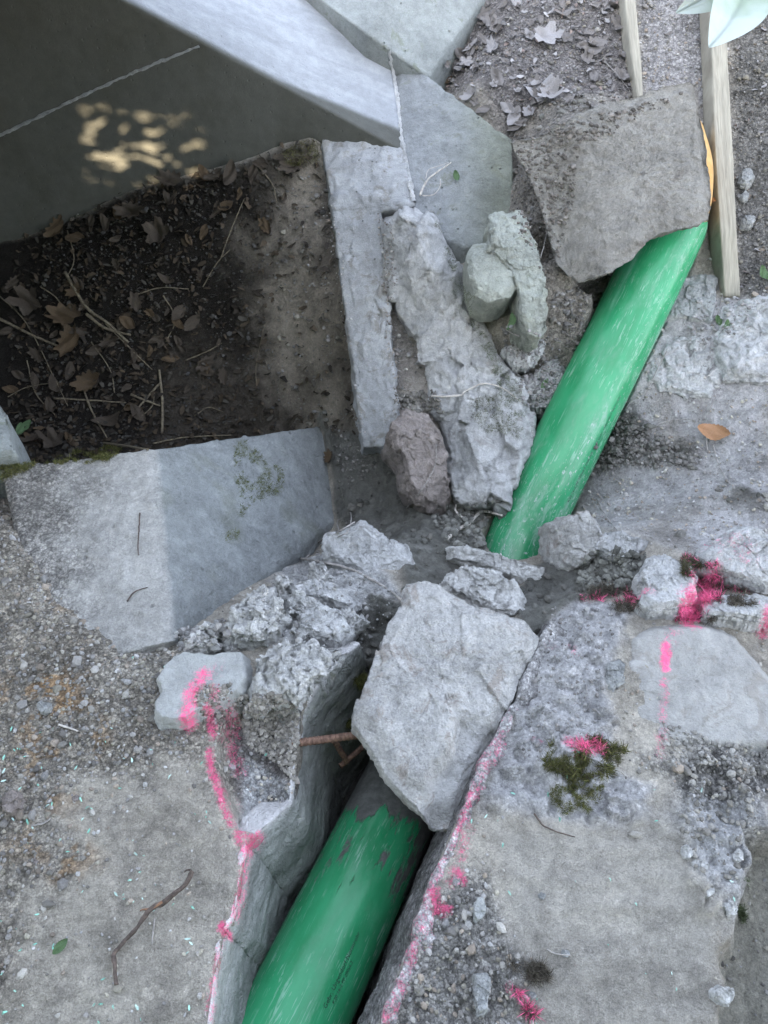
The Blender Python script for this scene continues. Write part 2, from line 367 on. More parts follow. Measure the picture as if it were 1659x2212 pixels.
def leaf_mat(name, a, b, vein=True, rough=.7, trans=0):
    t = NT(name); n = t.noise(45, 5, .7); w = t.N('ShaderNodeTexWave', wave_type='BANDS'); w.inputs['Scale'].default_value = 28; w.inputs['Distortion'].default_value = 2
    t.L(t.co, w.inputs[0]); c = t.mix(t.ramp(n, .35, .65), a, b); t.put(t.b.inputs['Base Color'], c); t.b.inputs['Roughness'].default_value = rough
    t.bump([(w.outputs['Fac'], .0012, .5), (n, .001, .6)]); return t.m
M['leaf_brown'] = leaf_mat('dead_leaf_brown', (.036, .027, .02), (.07, .054, .037))
M['leaf_amber'] = leaf_mat('dead_leaf_amber', (.055, .036, .018), (.10, .066, .034))
M['leaf_dusty'] = leaf_mat('dead_leaf_dusty', (.25, .24, .24), (.38, .365, .37))
M['leaf_dim'] = leaf_mat('dead_leaf_dim', (.14, .13, .125), (.24, .22, .21))
M['leaf_rust'] = leaf_mat('beech_leaf_rust', (.30, .15, .07), (.42, .24, .13), rough=.45)
M['leaf_green'] = leaf_mat('small_green_leaf', (.06, .12, .05), (.12, .20, .09))
def pale_leaf():
    t = NT('pale_green_leaf'); n = t.noise(9, 3, .5); n2 = t.noise(120, 4, .6)
    c = t.mix(t.ramp(n, .5, .68), (.44, .50, .46), (.20, .29, .15)); t.put(t.b.inputs['Base Color'], c)
    t.b.inputs['Roughness'].default_value = .4; t.bump([(n2, .0006, .6)]); return t.m
M['leaf_pale'] = pale_leaf()

# ------------------------------------------------------------------ ground sheet
def axis_pts(lo, hi, step, far_lo, far_hi):
    a = list(np.arange(lo, hi+step/2, step)); s = step; x = hi
    while x < far_hi: s *= 1.22; x += s; a.append(x)
    s = step; x = lo; b = []
    while x > far_lo: s *= 1.22; x -= s; b.append(x)
    return np.array(b[::-1]+a)
gx = axis_pts(-1.35, 1.35, .0052, -60, 60); gy = axis_pts(.12, 3.05, .0052, -60, 60)
XX, YY = np.meshgrid(gx, gy); shp = XX.shape; X = XX.ravel(); Y = YY.ravel()
ZB = base_z(X, Y)
P3 = np.c_[X, Y, ZB]
def reg(poly, soft=.02, jag=.03, js=.08, seed=3):
    s = poly_sdf(X, Y, GP(poly)); return 1-smooth(-soft, soft, s+jag*fbm(P3, js, 4, seed))
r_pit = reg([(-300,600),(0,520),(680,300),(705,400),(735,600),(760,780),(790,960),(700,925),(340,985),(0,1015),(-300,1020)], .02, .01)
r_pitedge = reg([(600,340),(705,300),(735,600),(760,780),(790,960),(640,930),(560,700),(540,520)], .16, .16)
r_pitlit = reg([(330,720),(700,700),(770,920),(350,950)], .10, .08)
r_soil = reg([(800,450),(860,460),(900,640),(950,800),(960,900),(830,960),(800,700)], .02, .03)
r_litter = reg([(880,150),(1060,-60),(1330,-60),(1390,215),(1110,300),(1090,300)], .05, .03)
r_lane = reg([(1380,-60),(1530,-60),(1570,400),(1530,350),(1500,190),(1390,215)], .02, .01)
r_farr = reg([(1575,-60),(1800,-60),(1800,640),(1600,640),(1575,100)], .03, .03)
r_coverd = reg([(1090,300),(1350,220),(1420,400),(1350,560),(1260,760),(1180,900),(1150,700),(1110,500)], .04, .04)
r_dusty = reg([(1440,620),(1700,640),(1700,1150),(1500,1200),(1280,1150),(1260,1060),(1340,850)], .04, .03)
r_dclod = reg([(1320,900),(1400,930),(1500,960),(1490,1010),(1400,1000),(1290,1010)], .03, .05)
r_clod2 = reg([(1590,1060),(1650,1070),(1650,1100),(1590,1090)], .03, .03)
r_clay = np.maximum.reduce([reg([(690,905),(740,940),(860,960),(1000,1110),(1060,1180),(960,1250),(860,1200),(730,1120)], .012, .02),
    reg([(870,1180),(960,1200),(960,1290),(870,1300)], .012, .02), reg([(800,1290),(880,1310),(840,1400),(790,1580),(750,1500),(750,1400),(780,1330)], .012, .015),
    reg([(1130,1240),(1240,1180),(1420,1210),(1400,1260),(1250,1300),(1190,1340),(1160,1400),(1110,1330)], .012, .02)])
r_rubble = reg([(600,1230),(720,1180),(870,1290),(790,1390),(700,1420),(560,1390)], .02, .03)
r_gravel = reg([(-300,1040),(60,1030),(110,1100),(330,1330),(470,1500),(640,1500),(640,1720),(500,1700),(440,1650),(200,1700),(60,1950),(-300,2600),(-500,1500)], .06, .12)
r_stain = reg([(60,1380),(170,1450),(200,1700),(140,1850),(60,1800),(20,1500)], .06, .10)*(fbm(P3, .05, 4, 77) > .05)
r_stain2 = reg([(120,1150),(190,1200),(200,1300),(130,1320)], .03, .05)*.6
r_hollow = reg([(510,1780),(560,1800),(640,1737),(640,1690),(560,1640),(520,1600)], .012, .02)
r_mort = reg([(1190,1330),(1240,1290),(1360,1330),(1330,1450),(1310,1640),(1420,1700),(1330,1800),(1100,1750),(1020,1720),(1080,1580),(1150,1420)], .02, .04)
r_mort2 = reg([(1440,1680),(1660,1560),(1660,1900),(1610,2010),(1560,2000),(1480,1900)], .03, .05)
r_flat = reg([(1080,1790),(1450,1790),(1570,1980),(1560,2300),(1120,2300),(1060,2050)], .03, .04)
r_rgrav = np.maximum(reg([(930,1930),(1060,1880),(1110,2060),(1150,2300),(820,2300)], .03, .05), reg([(1370,1640),(1660,1620),(1660,1720),(1480,1740)], .03, .05))
r_edge = 1-smooth(.0, .03, poly_sdf(X, Y, TRENCH))
col = np.tile(np.array([.33, .302, .258]), (len(X), 1))
def lay(m, c):
    global col; m = np.clip(m, 0, 1)[:, None]; col = col*(1-m)+np.array(c)*m
lay(.5+.5*fbm(P3, .22, 4, 11), (.385, .36, .318))
r_dust = reg([(60,1060),(130,1060),(340,1360),(440,1480),(200,1480),(80,1300)], .08, .12)
lay(r_gravel*(.8-.6*r_dust), (.25, .225, .19)); lay(r_stain*.8, (.36, .23, .12)); lay(r_stain2, (.42, .29, .18))
lay(r_farr, (.17, .165, .155)); lay(r_litter, (.22, .205, .20)); lay(r_lane, (.33, .32, .32)); lay(r_coverd, (.21, .195, .175)); lay(r_dusty, (.41, .40, .405))
lay(r_dusty*smooth(-.1, .5, fbm(P3, .12, 4, 21)), (.27, .255, .24))
lay(r_dclod, (.12, .115, .105)); lay(r_clod2, (.14, .135, .125)); lay(r_rubble, (.45, .445, .44)); lay(r_mort, (.42, .415, .42)); lay(r_mort2, (.38, .38, .385))
lay(r_flat, (.33, .312, .28)); lay(r_rgrav, (.27, .26, .245)); lay(r_soil, (.31, .285, .26))
lay(r_pit, (.020, .017, .014)); lay(r_pit*r_pitlit*.6, (.10, .086, .07)); lay(r_pit*r_pitedge*.95, (.32, .285, .24))  # dark humus with pit shade painted in; lit ledge side painted paler
lay(r_clay, (.185, .185, .168)); lay(r_clay*smooth(.1, .5, fbm(P3, .05, 3, 71))*.6, (.26, .26, .245)); lay(r_hollow, (.56, .55, .56))
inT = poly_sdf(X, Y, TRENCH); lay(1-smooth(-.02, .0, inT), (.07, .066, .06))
mn = smooth(.12, .4, fbm(P3, .035, 3, 5))
lay(mn*.25*(1-r_pit)*(1-.8*np.clip(r_mort+r_rubble, 0, 1)), (.16, .15, .14))
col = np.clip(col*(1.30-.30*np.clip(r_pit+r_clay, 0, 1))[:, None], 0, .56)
# heights
Z = ZB.copy()
near = smooth(2.6, 2.0, np.hypot(X, Y-1.4))
rough_m = np.clip(r_mort+r_mort2+r_rubble+r_rgrav*.4, 0, 1)
Z += near*(.010*fbm(P3, .16, 4, 31)*(1-.6*r_flat) + .0045*fbm(P3, .030, 3, 32)*(1-.75*r_flat))
Z += near*rough_m*(.016*fbm(P3, .06, 4, 33, ridged=True) + .008*fbm(P3, .02, 2, 34)+.012*chisel(P3, .06, 35)+.006*chisel(P3, .024, 36))
Z += near*(r_gravel*.9+r_rgrav+.5*r_pit)*.004*fbm(P3, .011, 1, 35)
Z += near*r_clay*(.026*fbm(P3, .09, 4, 36, ridged=True)+.013*fbm(P3, .028, 3, 39))
Z += near*(r_dclod+r_clod2)*(.018*fbm(P3, .03, 3, 37)+.01)
Z += near*r_flat*.006*fbm(P3*np.array([.4, 1, 1]), .05, 4, 45, ridged=True)
Z += near*r_dusty*.010*fbm(P3, .09, 4, 38, ridged=True)
Z += near*r_coverd*.008*fbm(P3, .03, 3, 41)
# chipped hollow
cs = poly_sdf(X, Y, CHIP); Z -= .045*smooth(.0, -.010, cs) + .03*smooth(0, -.08, cs)
lay(smooth(0, -.012, cs)*(1-r_hollow)*(1-smooth(-.025, -.012, cs)), (.25, .23, .22))
# trench
Z = Z + (np.minimum(Z, -.46)-Z)*smooth(.0, -.035, inT)
# groove for the upper pipe
ax = AX[190:]; dmin = np.full(len(X), 9.); za = np.zeros(len(X))
for p in ax[::3]:
    dd = np.hypot(X-p[0], Y-p[1]); k = dd < dmin; dmin[k] = dd[k]; za[k] = p[2]
ztop = za-.13; g = 1-smooth(.075, .102, dmin); Z = np.where(ztop < Z, Z*(1-g)+ztop*g, Z)
# drop beyond the right edge of the old footing
rd = poly_sdf(X, Y, np.array([Zp(*p, -.02) for p in [(1600,1790),(1620,1850),(1596,1940),(1590,2020),(1560,2060),(1570,2120),(1555,2212),(1560,2600),(2600,2600),(2600,1790)]]))
rdm = smooth(.008, -.03, rd+.012*fbm(P3, .03, 3, 51)); Z -= .10*rdm; lay(rdm, (.27, .26, .225))
GV = np.c_[X, Y, Z]
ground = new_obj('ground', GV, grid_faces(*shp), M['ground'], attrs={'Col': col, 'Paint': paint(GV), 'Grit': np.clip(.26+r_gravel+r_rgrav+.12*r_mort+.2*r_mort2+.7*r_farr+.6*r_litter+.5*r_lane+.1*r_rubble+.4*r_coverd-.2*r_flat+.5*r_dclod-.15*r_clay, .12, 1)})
tag(ground, 'grey gravel and dug soil around the pipe trench', None, None, 'structure')
GZ = Z.reshape(shp)
def gz(x, y):
    i = np.clip(np.searchsorted(gx, x)-1, 0, len(gx)-2); j = np.clip(np.searchsorted(gy, y)-1, 0, len(gy)-2)
    return GZ[j, i]

# ------------------------------------------------------------------ rocks from a traced plan outline, each with its own depth and slope
def rock(name, label, outline, d=None, z=None, H=.05, nrm=None, facets=3, fs=.5, amp=.010, mid=.003, fine=.0012, m='rock_pale', seed=0,
         bury=.08, rim=.22, tilt=(0, 0), steps=(), group=None, cat='rock', jag=.03, bulge=.03, N=200, colf=None, cutf=None, chz=1.):
    cx = np.mean([p[0] for p in outline]); cy = np.mean([p[1] for p in outline])
    if nrm == 'auto':
        g_ = G(cx, cy); e_ = .05; nrm = (-(base_z(g_[0]+e_, g_[1])-base_z(g_[0]-e_, g_[1]))/(2*e_), -(base_z(g_[0], g_[1]+e_)-base_z(g_[0], g_[1]-e_))/(2*e_), 1.)
        if z is None: d = (g_-CAM)@np.array([0, ST, -CT])-(d or 0)
    O = D(cx, cy, d) if d is not None else Zp(cx, cy, z)
    n = np.array(nrm if nrm is not None else ((0, -.55, .83) if d is not None else (0, 0, 1.)), float); n /= np.linalg.norm(n)
    u = np.cross((0, 1, 0), n); u /= np.linalg.norm(u); v = np.cross(n, u)
    def loc(px, py):
        r = raydir(px, py); t = np.dot(O-CAM, n)/np.dot(r, n); q = CAM+r*t-O; return np.array([q@u, q@v])
    L = np.array([loc(*p) for p in outline]); c2 = L.mean(0); L = L-c2
    rng = np.random.default_rng(seed+100)
    th = np.linspace(0, 2*np.pi, N, endpoint=False); dirs = np.c_[np.cos(th), np.sin(th)]
    rad = np.zeros(N)
    for i in range(len(L)):
        a, b = L[i], L[(i+1) % len(L)]; e = b-a
        den = dirs[:, 0]*e[1]-dirs[:, 1]*e[0]; den = np.where(np.abs(den) < 1e-12, 1e-12, den)
        t = (a[0]*e[1]-a[1]*e[0])/den; s = (a[0]*dirs[:, 1]-a[1]*dirs[:, 0])/den
        ok = (s >= -1e-6) & (s <= 1+1e-6) & (t > 0); rad = np.where(ok, np.maximum(rad, t), rad)
    rad = np.where(rad <= 0, rad.mean(), rad)
    Rm = rad.mean()
    rad = rad*(1+jag*fbm(np.c_[dirs*rad[:, None], np.zeros(N)], Rm*.25, 3, seed))
    fac = []
    for k in range(facets):
        a = rng.uniform(0, 2*np.pi); fac.append((np.array([math.cos(a), math.sin(a)]), rng.uniform(.25, .75)*Rm, rng.uniform(.3, 1.)*fs))
    def top(q):
        h = H+q@np.array(tilt)
        for dr, off, g in fac: h = h-g*np.maximum(0, q@dr-off)
        for poly, hh, w in steps:           # a layer: + inside polygon
            pl = np.array([loc(*p)-c2 for p in poly]); h = h+hh*(1-smooth(-w, w, poly_sdf(q[:, 0], q[:, 1], pl)))
        if cutf is not None: h = cutf(q, h)
        return h
    rings = []; MT = 44
    for k in range(MT):
        s = ((k+.02)/(MT-1+.02))**.8; q = dirs*(rad*s)[:, None]; h = top(q)
        h = h-rim*H*smooth(.80, 1.0, s)
        rings.append((q, h))
    q1, h1 = rings[-1]
    for k, f in enumerate([.06, .14, .26, .4, .55, .7, .85, 1.]):
        sc_ = 1+bulge*math.sin(f*math.pi)-.10*f*f
        rings.append((q1*sc_, h1*(1-f)-bury*f))
    Q = np.concatenate([r_[0] for r_ in rings]); Hh = np.concatenate([r_[1] for r_ in rings])
    V = O+(Q+c2)@np.array([u, v])+Hh[:, None]*n
    nr = len(rings); Fq = grid_faces(nr, N, True)
    Nn = vnormals(V, Fq); w = 1.0
    V = V+Nn*(amp*fbm(V, max(.05, Rm*.8), 3, seed+1)+amp*.55*fbm(V, max(.03, Rm*.3), 4, seed+2, ridged=True)+mid*1.2*fbm(V, .026, 3, seed+3, ridged=True)+fine*fbm(V, .008, 2, seed+4)+chz*(.9*amp*chisel(V+.006*np.c_[fbm(V,.02,2,1),fbm(V,.02,2,2),fbm(V,.02,2,3)], max(.035, Rm*.5), seed)+mid*1.2*chisel(V, .017, seed+1)))[:, None]
    # centre cap
    V = np.vstack([V, V[:N].mean(0)]); c = len(V)-1
    faces = Fq.tolist()+[[c, j, (j+1) % N] for j in range(N)]
    at = {'Paint': paint(V)}
    if colf is not None: at['Col'] = colf(V)
    ob = new_obj(name, V, faces, M[m], attrs=at)
    # outward winding
    o = tag(ob, label, cat, group); return o

def ridge_rock(name, label, rows, m, H=.06, prof=None, depth=.16, amp=.012, mid=.004, fine=.0015, seed=0, cat='rock', nu=220, nv=90, n=(0, -.6, .8)):
    n = np.array(n, float); n /= np.linalg.norm(n)
    L = catmull([D(*r_[0]) for r_ in rows], 30); Rr = catmull([D(*r_[1]) for r_ in rows], 30); cr = catmull([(r_[2], r_[3], 0) for r_ in rows], 30)
    idx = np.linspace(0, len(L)-1, nu); ip = lambda A: np.stack([np.interp(idx, np.arange(len(A)), A[:, k]) for k in range(3)], 1)
    L, Rr, cr = ip(L), ip(Rr), ip(cr); V = []
    for i in range(nu):
        u = i/(nu-1); endf = (1-(abs(2*u-1))**14)
        for j in range(nv):
            t = j/(nv-1)
            if t < .12: f = t/.12; p = L[i]-n*depth*(1-f)-(Rr[i]-L[i])*.10*(1-f); h = -.0
            elif t > .88: f = (1-t)/.12; p = Rr[i]-n*depth*(1-f)+(Rr[i]-L[i])*.10*(1-f); h = 0
            else:
                s = (t-.12)/.76; p = L[i]+(Rr[i]-L[i])*s; c = cr[i, 0]
                h = min(s/max(c, .05), (1-s)/max(1-c, .05)); h = (1-(1-h)**1.7)*cr[i, 1]*H
            V.append(p+n*h*endf-n*depth*(1-endf))
    V = np.array(V); Fq = grid_faces(nu, nv); Nn = vnormals(V, Fq)
    w = np.tile(np.where((np.linspace(0, 1, nv) > .1) & (np.linspace(0, 1, nv) < .9), 1., .6), nu)
    st = V*np.array([1.6, .55, .55])
    V = V+Nn*((amp*fbm(V, .14, 3, seed)+amp*.25*fbm(st, .06, 3, seed+1, ridged=True)+amp*1.5*chisel(V*np.array([1.1, .5, .5])+.008*np.c_[fbm(V,.04,2,1),fbm(V,.04,2,2),fbm(V,.04,2,3)], .075, seed)+amp*.28*chisel(V, .03, seed+2)+mid*.6*fbm(V, .022, 3, seed+3)+fine*fbm(V, .008, 2, seed+4))*w)[:, None]
    return tag(new_obj(name, V, Fq, M[m], attrs={'Paint': paint(V)}), label, cat)
SLOPE = (0, -.60, .80)
central = rock('stone_slab', 'large pale flat stone bridging the trench above the lower green pipe',
  [(875,1285),(915,1276),(960,1293),(1000,1312),(1040,1335),(1085,1345),(1130,1360),(1162,1397),(1142,1450),(1105,1525),(1062,1610),(1012,1705),(982,1781),(940,1784),(905,1765),(880,1742),(832,1690),(793,1625),(757,1582),(780,1520),(805,1450),(835,1372),(862,1330)],
  z=-.03, H=.055, m='rock_slab', seed=3, facets=2, fs=.25, amp=.006, mid=.0022, fine=.0009, bury=.05, rim=.30, tilt=(-.05, .10), jag=.012, N=300,
  steps=[([(700,1400),(850,1440),(870,1470),(905,1500),(950,1540),(985,1570),(980,1640),(940,1700),(900,1900),(600,1700)], .019, .006),
         ([(985,1570),(975,1640),(935,1700),(910,1800),(1010,1800),(1100,1600)], -.026, .022), ([(900,1390),(1010,1400),(1080,1460),(1040,1480),(930,1440)], .005, .008)])
rock('boulder', 'rounded grey boulder with thick pink paint mark sunk in the left gravel',
  [(348,1448),(372,1422),(405,1410),(440,1412),(475,1418),(515,1406),(540,1412),(554,1440),(552,1480),(538,1512),(505,1530),(470,1545),(440,1562),(405,1582),(372,1588),(340,1582),(322,1562),(324,1535),(340,1512),(330,1480)],
  z=.0, H=.036, m='rock_smooth', seed=5, facets=0, fs=.15, amp=.005, mid=.002, fine=.0007, rim=1.35, chz=.1, bury=.08)
rock('mortar_lump', 'rough pale mortar lump between pink boulder and trench edge',
  [(556,1420),(600,1400),(650,1388),(700,1395),(745,1410),(735,1440),(700,1475),(660,1500),(648,1530),(600,1525),(560,1530),(520,1530),(545,1490)],
  z=.012, H=.035, m='mortar', seed=7, facets=3, fs=.5, amp=.012, mid=.006, fine=.002, rim=.5)
rock('concrete_rubble', 'broken concrete chunk wedged under the footing block corner',
  [(480,1370),(500,1330),(540,1295),(585,1268),(610,1290),(625,1330),(610,1370),(580,1400),(530,1405),(490,1400)],
  z=.0, H=.05, m='mortar', seed=9, facets=3, fs=.6, amp=.012, mid=.006, fine=.002, rim=.4, cat='rubble')
for k, (ol, zz) in enumerate([([(395,1385),(430,1370),(470,1375),(480,1400),(450,1412),(405,1408)], -.02), ([(430,1360),(455,1352),(485,1362),(470,1382),(440,1378)], -.02),
        ([(610,1290),(660,1280),(690,1320),(670,1350),(625,1340)], -.06), ([(590,1255),(620,1250),(640,1270),(612,1285)], -.08), ([(700,1330),(760,1320),(795,1345),(760,1380),(710,1370)], -.08),
        ([(630,1345),(690,1350),(700,1380),(650,1392),(622,1375)], -.05), ([(660,1225),(700,1215),(720,1250),(690,1270)], -.13)]):
    lab = ['small mortar crust at the lower tip of the footing block', 'little pebbly crust directly above the pink boulder', 'pale mortar clod right of the concrete chunk', 'tiny crumbled concrete at the block edge where roots start',
           'pale flaky stone shard beside dark clay left of slab', 'low pale mortar clod above the rough mortar lump', 'small grey clod left of the bluish stone'][k]
    rock('mortar_clod', lab, ol, z=zz+.03, H=.026, m='mortar', seed=20+k, facets=2, fs=.4, amp=.010, mid=.006, fine=.0015, rim=.9, bury=.05, N=110, cat='rubble', group='mortar clods around the footing block')
rock('stone', 'bluish pale angular stone with root across it right of the footing block',
  [(700,1160),(735,1150),(780,1128),(810,1150),(840,1170),(875,1190),(900,1225),(905,1245),(880,1265),(870,1290),(820,1275),(760,1240),(700,1215)],
  d=2.01, nrm=(0,-.25,.97), H=.05, m='rock_pale', seed=31, facets=3, fs=.4, amp=.007, mid=.003, rim=.4, tilt=(.1, .1))
rock('stone', 'reddish brown upright stone with roots at the top of the clay patch',
  [(835,930),(860,900),(882,887),(920,905),(945,940),(960,985),(970,1040),(982,1075),(975,1115),(930,1110),(890,1090),(865,1060),(860,1010),(832,975)],
  d=2.22, nrm=(.15,-.5,.83), H=.08, m='rock_warm', seed=33, facets=5, fs=.8, amp=.008, mid=.003, rim=.25, bury=.12, tilt=(-.2, .1))
ridge_rock('rock_outcrop', 'long jagged pale rock face running down beside the concrete ledge',
  [((800,438,2.37),(905,425,2.33),.6,.5),((818,500,2.34),(948,478,2.31),.62,1.1),((832,590,2.33),(1000,575,2.29),.55,1.4),((858,660,2.32),(1045,655,2.28),.55,1.1),((905,760,2.31),(1082,765,2.28),.5,.8),
   ((938,860,2.29),(1135,865,2.25),.55,.8),((965,940,2.27),(1152,945,2.22),.6,.8),((980,1020,2.24),(1125,1015,2.19),.6,.8),((990,1085,2.20),(1085,1092,2.17),.5,.5),((1020,1112,2.2),(1060,1112,2.18),.5,.2)],
  'rock_pale', H=.065, amp=.020, mid=.006, fine=.002, seed=35)
rock('rock', 'tall pale green tinted rock standing left of the covered pipe',
  [(1050,480),(1075,460),(1130,448),(1145,480),(1165,560),(1178,640),(1180,710),(1165,735),(1140,730),(1120,700),(1110,640),(1090,600),(1050,560)],
  d=2.12, H=.05, m='rock_green', seed=41, facets=2, fs=.5, amp=.008, mid=.003, rim=.25, bury=.16, tilt=(-.15, 0))
rock('rock', 'squarish grey rock stacked against the tall green tinted rock',
  [(1005,560),(1020,535),(1060,530),(1085,555),(1105,600),(1110,640),(1095,658),(1050,665),(1020,650),(1008,610)],
  d=2.13, H=.06, m='rock_green', seed=43, facets=5, fs=.35, amp=.003, mid=.0015, rim=.15, bury=.14, chz=.5, jag=.01)
rock('rock', 'small pale rock with green sprouts below the tall green tinted rock',
  [(1085,760),(1110,745),(1150,735),(1180,745),(1170,775),(1140,800),(1105,800)], d=2.27, H=.04, m='rock_pale', seed=45, facets=4, fs=.6, amp=.006, mid=.004, rim=.3)
rock('rock', 'long low dusty ridge of rock against left side of the upper pipe',
  [(1120,830),(1170,790),(1220,760),(1235,790),(1200,850),(1175,900),(1150,900),(1130,870)], d=2.31, H=.05, m='mortar', seed=46, facets=4, fs=.6, amp=.012, mid=.005, rim=.4)
rock('stone', 'cream and grey upright stone leaning on the foot of the upper pipe',
  [(1188,1130),(1215,1115),(1262,1108),(1275,1140),(1288,1165),(1275,1200),(1250,1225),(1215,1250),(1190,1240),(1188,1190)],
  d=1.98, nrm=(.1,-.55,.83), H=.07, m='rock_slab', seed=51, facets=5, fs=.9, amp=.005, mid=.002, rim=.2, bury=.12)
rock('stone', 'blue grey broken stone bedded in clay right of the upright stone',
  [(1288,1160),(1310,1150),(1335,1150),(1365,1165),(1415,1165),(1405,1195),(1370,1205),(1345,1220),(1310,1212),(1285,1190)],
  d=1.92, nrm=(0,-.4,.9), H=.04, m='rock_pale', seed=53, facets=5, fs=.7, amp=.006, mid=.003, rim=.3)
rock('stone', 'flat pale mortar covered stone at the cut end of the upper pipe',
  [(960,1182),(1000,1180),(1040,1195),(1090,1212),(1140,1228),(1190,1240),(1185,1265),(1140,1270),(1080,1250),(1020,1225),(965,1215)],
  d=2.02, nrm=(0,-.35,.93), H=.05, m='mortar', seed=55, facets=3, fs=.4, amp=.006, mid=.004, rim=.4)
rock('stone', 'rounded grey mortar covered stone between slab and upper pipe',
  [(950,1265),(975,1235),(1020,1225),(1080,1240),(1125,1270),(1142,1310),(1135,1350),(1085,1345),(1040,1330),(990,1300),(955,1290)],
  d=1.88, nrm=(0,-.2,.97), H=.05, m='mortar', seed=57, facets=3, fs=.4, amp=.010, mid=.005, rim=.5)
rock('stone', 'low pale stone between the rough mortar lump and the dark clay', [(640,1330),(690,1310),(740,1325),(770,1360),(740,1390),(680,1385),(640,1365)], z=-.01, H=.03, m='rock_pale', seed=58, facets=4, fs=.4, amp=.006, mid=.003, rim=.6)
rock('stone', 'pale flat stone slab left of the curved root', [(620,1270),(680,1255),(745,1275),(790,1300),(760,1320),(690,1305),(640,1300)], z=-.055, H=.03, m='rock_pale', seed=56, facets=4, fs=.4, amp=.006, mid=.003, rim=.6)
rock('stone', 'smooth pale flat stone beside the pink moss right of the clay',
  [(1365,1262),(1390,1225),(1425,1215),(1470,1235),(1500,1262),(1490,1290),(1495,1310),(1460,1335),(1395,1342),(1370,1320),(1378,1290)],
  z=-.02, H=.055, m='rock_pale', seed=59, facets=3, fs=.35, amp=.005, mid=.002, rim=.3)
rock('boulder', 'pink dusted grey boulder at the right edge above the flat stone',
  [(1480,1215),(1530,1180),(1570,1150),(1595,1142),(1640,1165),(1720,1200),(1720,1290),(1650,1290),(1560,1265),(1500,1240)],
  d=1.82, nrm=(0,-.35,.93), H=.07, m='rock_pale', seed=61, facets=3, fs=.4, amp=.006, mid=.002, rim=.5)
rock('stone', 'long pale stone lying between the pink dusted boulder and big smooth boulder',
  [(1510,1300),(1560,1290),(1620,1300),(1700,1310),(1700,1350),(1640,1352),(1560,1345),(1520,1335)],
  z=-.01, H=.035, m='rock_pale', seed=63, facets=3, fs=.5, amp=.006, mid=.003, rim=.3)
rock('boulder', 'big smooth dusty boulder with vertical pink stripe at right',
  [(1335,1500),(1320,1450),(1345,1375),(1400,1350),(1460,1344),(1530,1346),(1590,1372),(1630,1420),(1680,1480),(1740,1560),(1740,1640),(1600,1640),(1450,1632),(1350,1620),(1325,1570)],
  z=-.02, H=.022, m='rock_dusty', seed=65, facets=1, fs=.1, amp=.006, mid=.0016, fine=.0007, chz=.35, rim=1.2, bury=.1, N=260)
rock('stone', 'grey chipped stone left of the big striped boulder',
  [(1305,1440),(1335,1425),(1352,1440),(1345,1480),(1320,1500),(1300,1480)], z=.0, H=.022, m='rock_grey', seed=66, facets=3, fs=.5, amp=.004, mid=.002)
rock('stone', 'flat wide pale rock shelf at the right edge above the brown leaf',
  [(1560,660),(1620,640),(1760,610),(1780,760),(1700,830),(1560,820),(1530,760)], d=.004, nrm='auto', H=.018, rim=1.2, m='rock_pale', seed=67, facets=2, fs=.15, amp=.010, mid=.004)
rock('stone', 'dusty triangular stone propped between the upper pipe and wooden board',
  [(1445,640),(1470,600),(1500,590),(1558,600),(1552,650),(1540,710),(1480,700),(1430,700)], d=.006, nrm='auto', H=.02, m='rock_grey', seed=69, facets=1, fs=.2, amp=.006, mid=.002, rim=1.1, bury=.12)
rock('stone', 'long low dusty rock hump above the brown leaf',
  [(1395,770),(1460,720),(1545,730),(1580,800),(1540,870),(1440,850),(1390,830)], d=.002, nrm='auto', H=.02, m='rock_pale', seed=70, facets=1, fs=.2, amp=.010, mid=.003, rim=.7, jag=.05)
rock('stone', 'smooth oval pebble on the gravel strip at the right trench edge',
  [(1018,1958),(1030,1938),(1045,1940),(1052,1965),(1045,1992),(1028,2000),(1020,1985)], z=.0, H=.02, m='rock_smooth', seed=71, facets=0, amp=.002, mid=.0005, rim=.9, N=90)
rock('stone', 'tall narrow stone piece standing in gravel near the bottom edge',
  [(1018,2105),(1050,2100),(1060,2112),(1055,2190),(1030,2198),(1018,2160)], z=.0, H=.022, m='rock_grey', seed=73, facets=2, amp=.004, mid=.002, rim=.4, N=90)
# scattered individual stones
sm = [((95,1530),16,'grey cube shaped stone in the left gravel'),((30,1735),30,'half buried brown stone at the left frame edge'),((105,1180),12,'small pale pebble on the upper left gravel'),
      ((690,2240+0),1,None),((1172,390),17,'grey angular pebble under the covered culvert slab'),((1192,360),11,'round grey pebble at the culvert slab corner'),
      ((1378,540),14,'round pale pebble resting above the green pipe'),((1345,548),10,'small pebble left of the round pale pebble'),((1612,388),18,'pale blue stone right of the wooden board'),
      ((1614,480),17,'pointed pale stone lower right of the wooden board'),((1607,427),11,'tiny round stone between two pale stones by the board'),
      ((985,1905),12,'grey round pebble by pink paint at right trench edge'),((165,1725),9,'small beige pebble on the left dust'),((75,1860),10,'beige pebble in lower left gravel'),
      ((1170,1935),9,'pale pebble on the dusty flat ground'),((1220,2060),11,'angular grey pebble in the lower dusty flat'),((250,1255),9,'small dark clod on the block top'),
      ((1470,1160),14,'round clay clod above the flat pale stone'),((1430,1230),12,'wet clay clod right of the blue grey stone'),((1255,2450),1,None),
      ((1088,1122),14,'mud clod stuck at the left rim of the upper pipe'),((700,1310),8,'pale crumb between mortar clods'),((1150,2150),9,'pebble next to the pink roots'),
      ((1510,1870),18,'pale lump on the broken right footing rim'),((1575,1960),20,'rounded pale lump at the right broken rim'),((1480,1840),16,'grey lump in the right gravel patch'),
      ((1520,1920),22,'wide pale lump under the right gravel patch'),((1560,2150),26,'pale broken lump at the lower right rim'),((1590,1850),18,'greyish lump at the top of the right rim')]
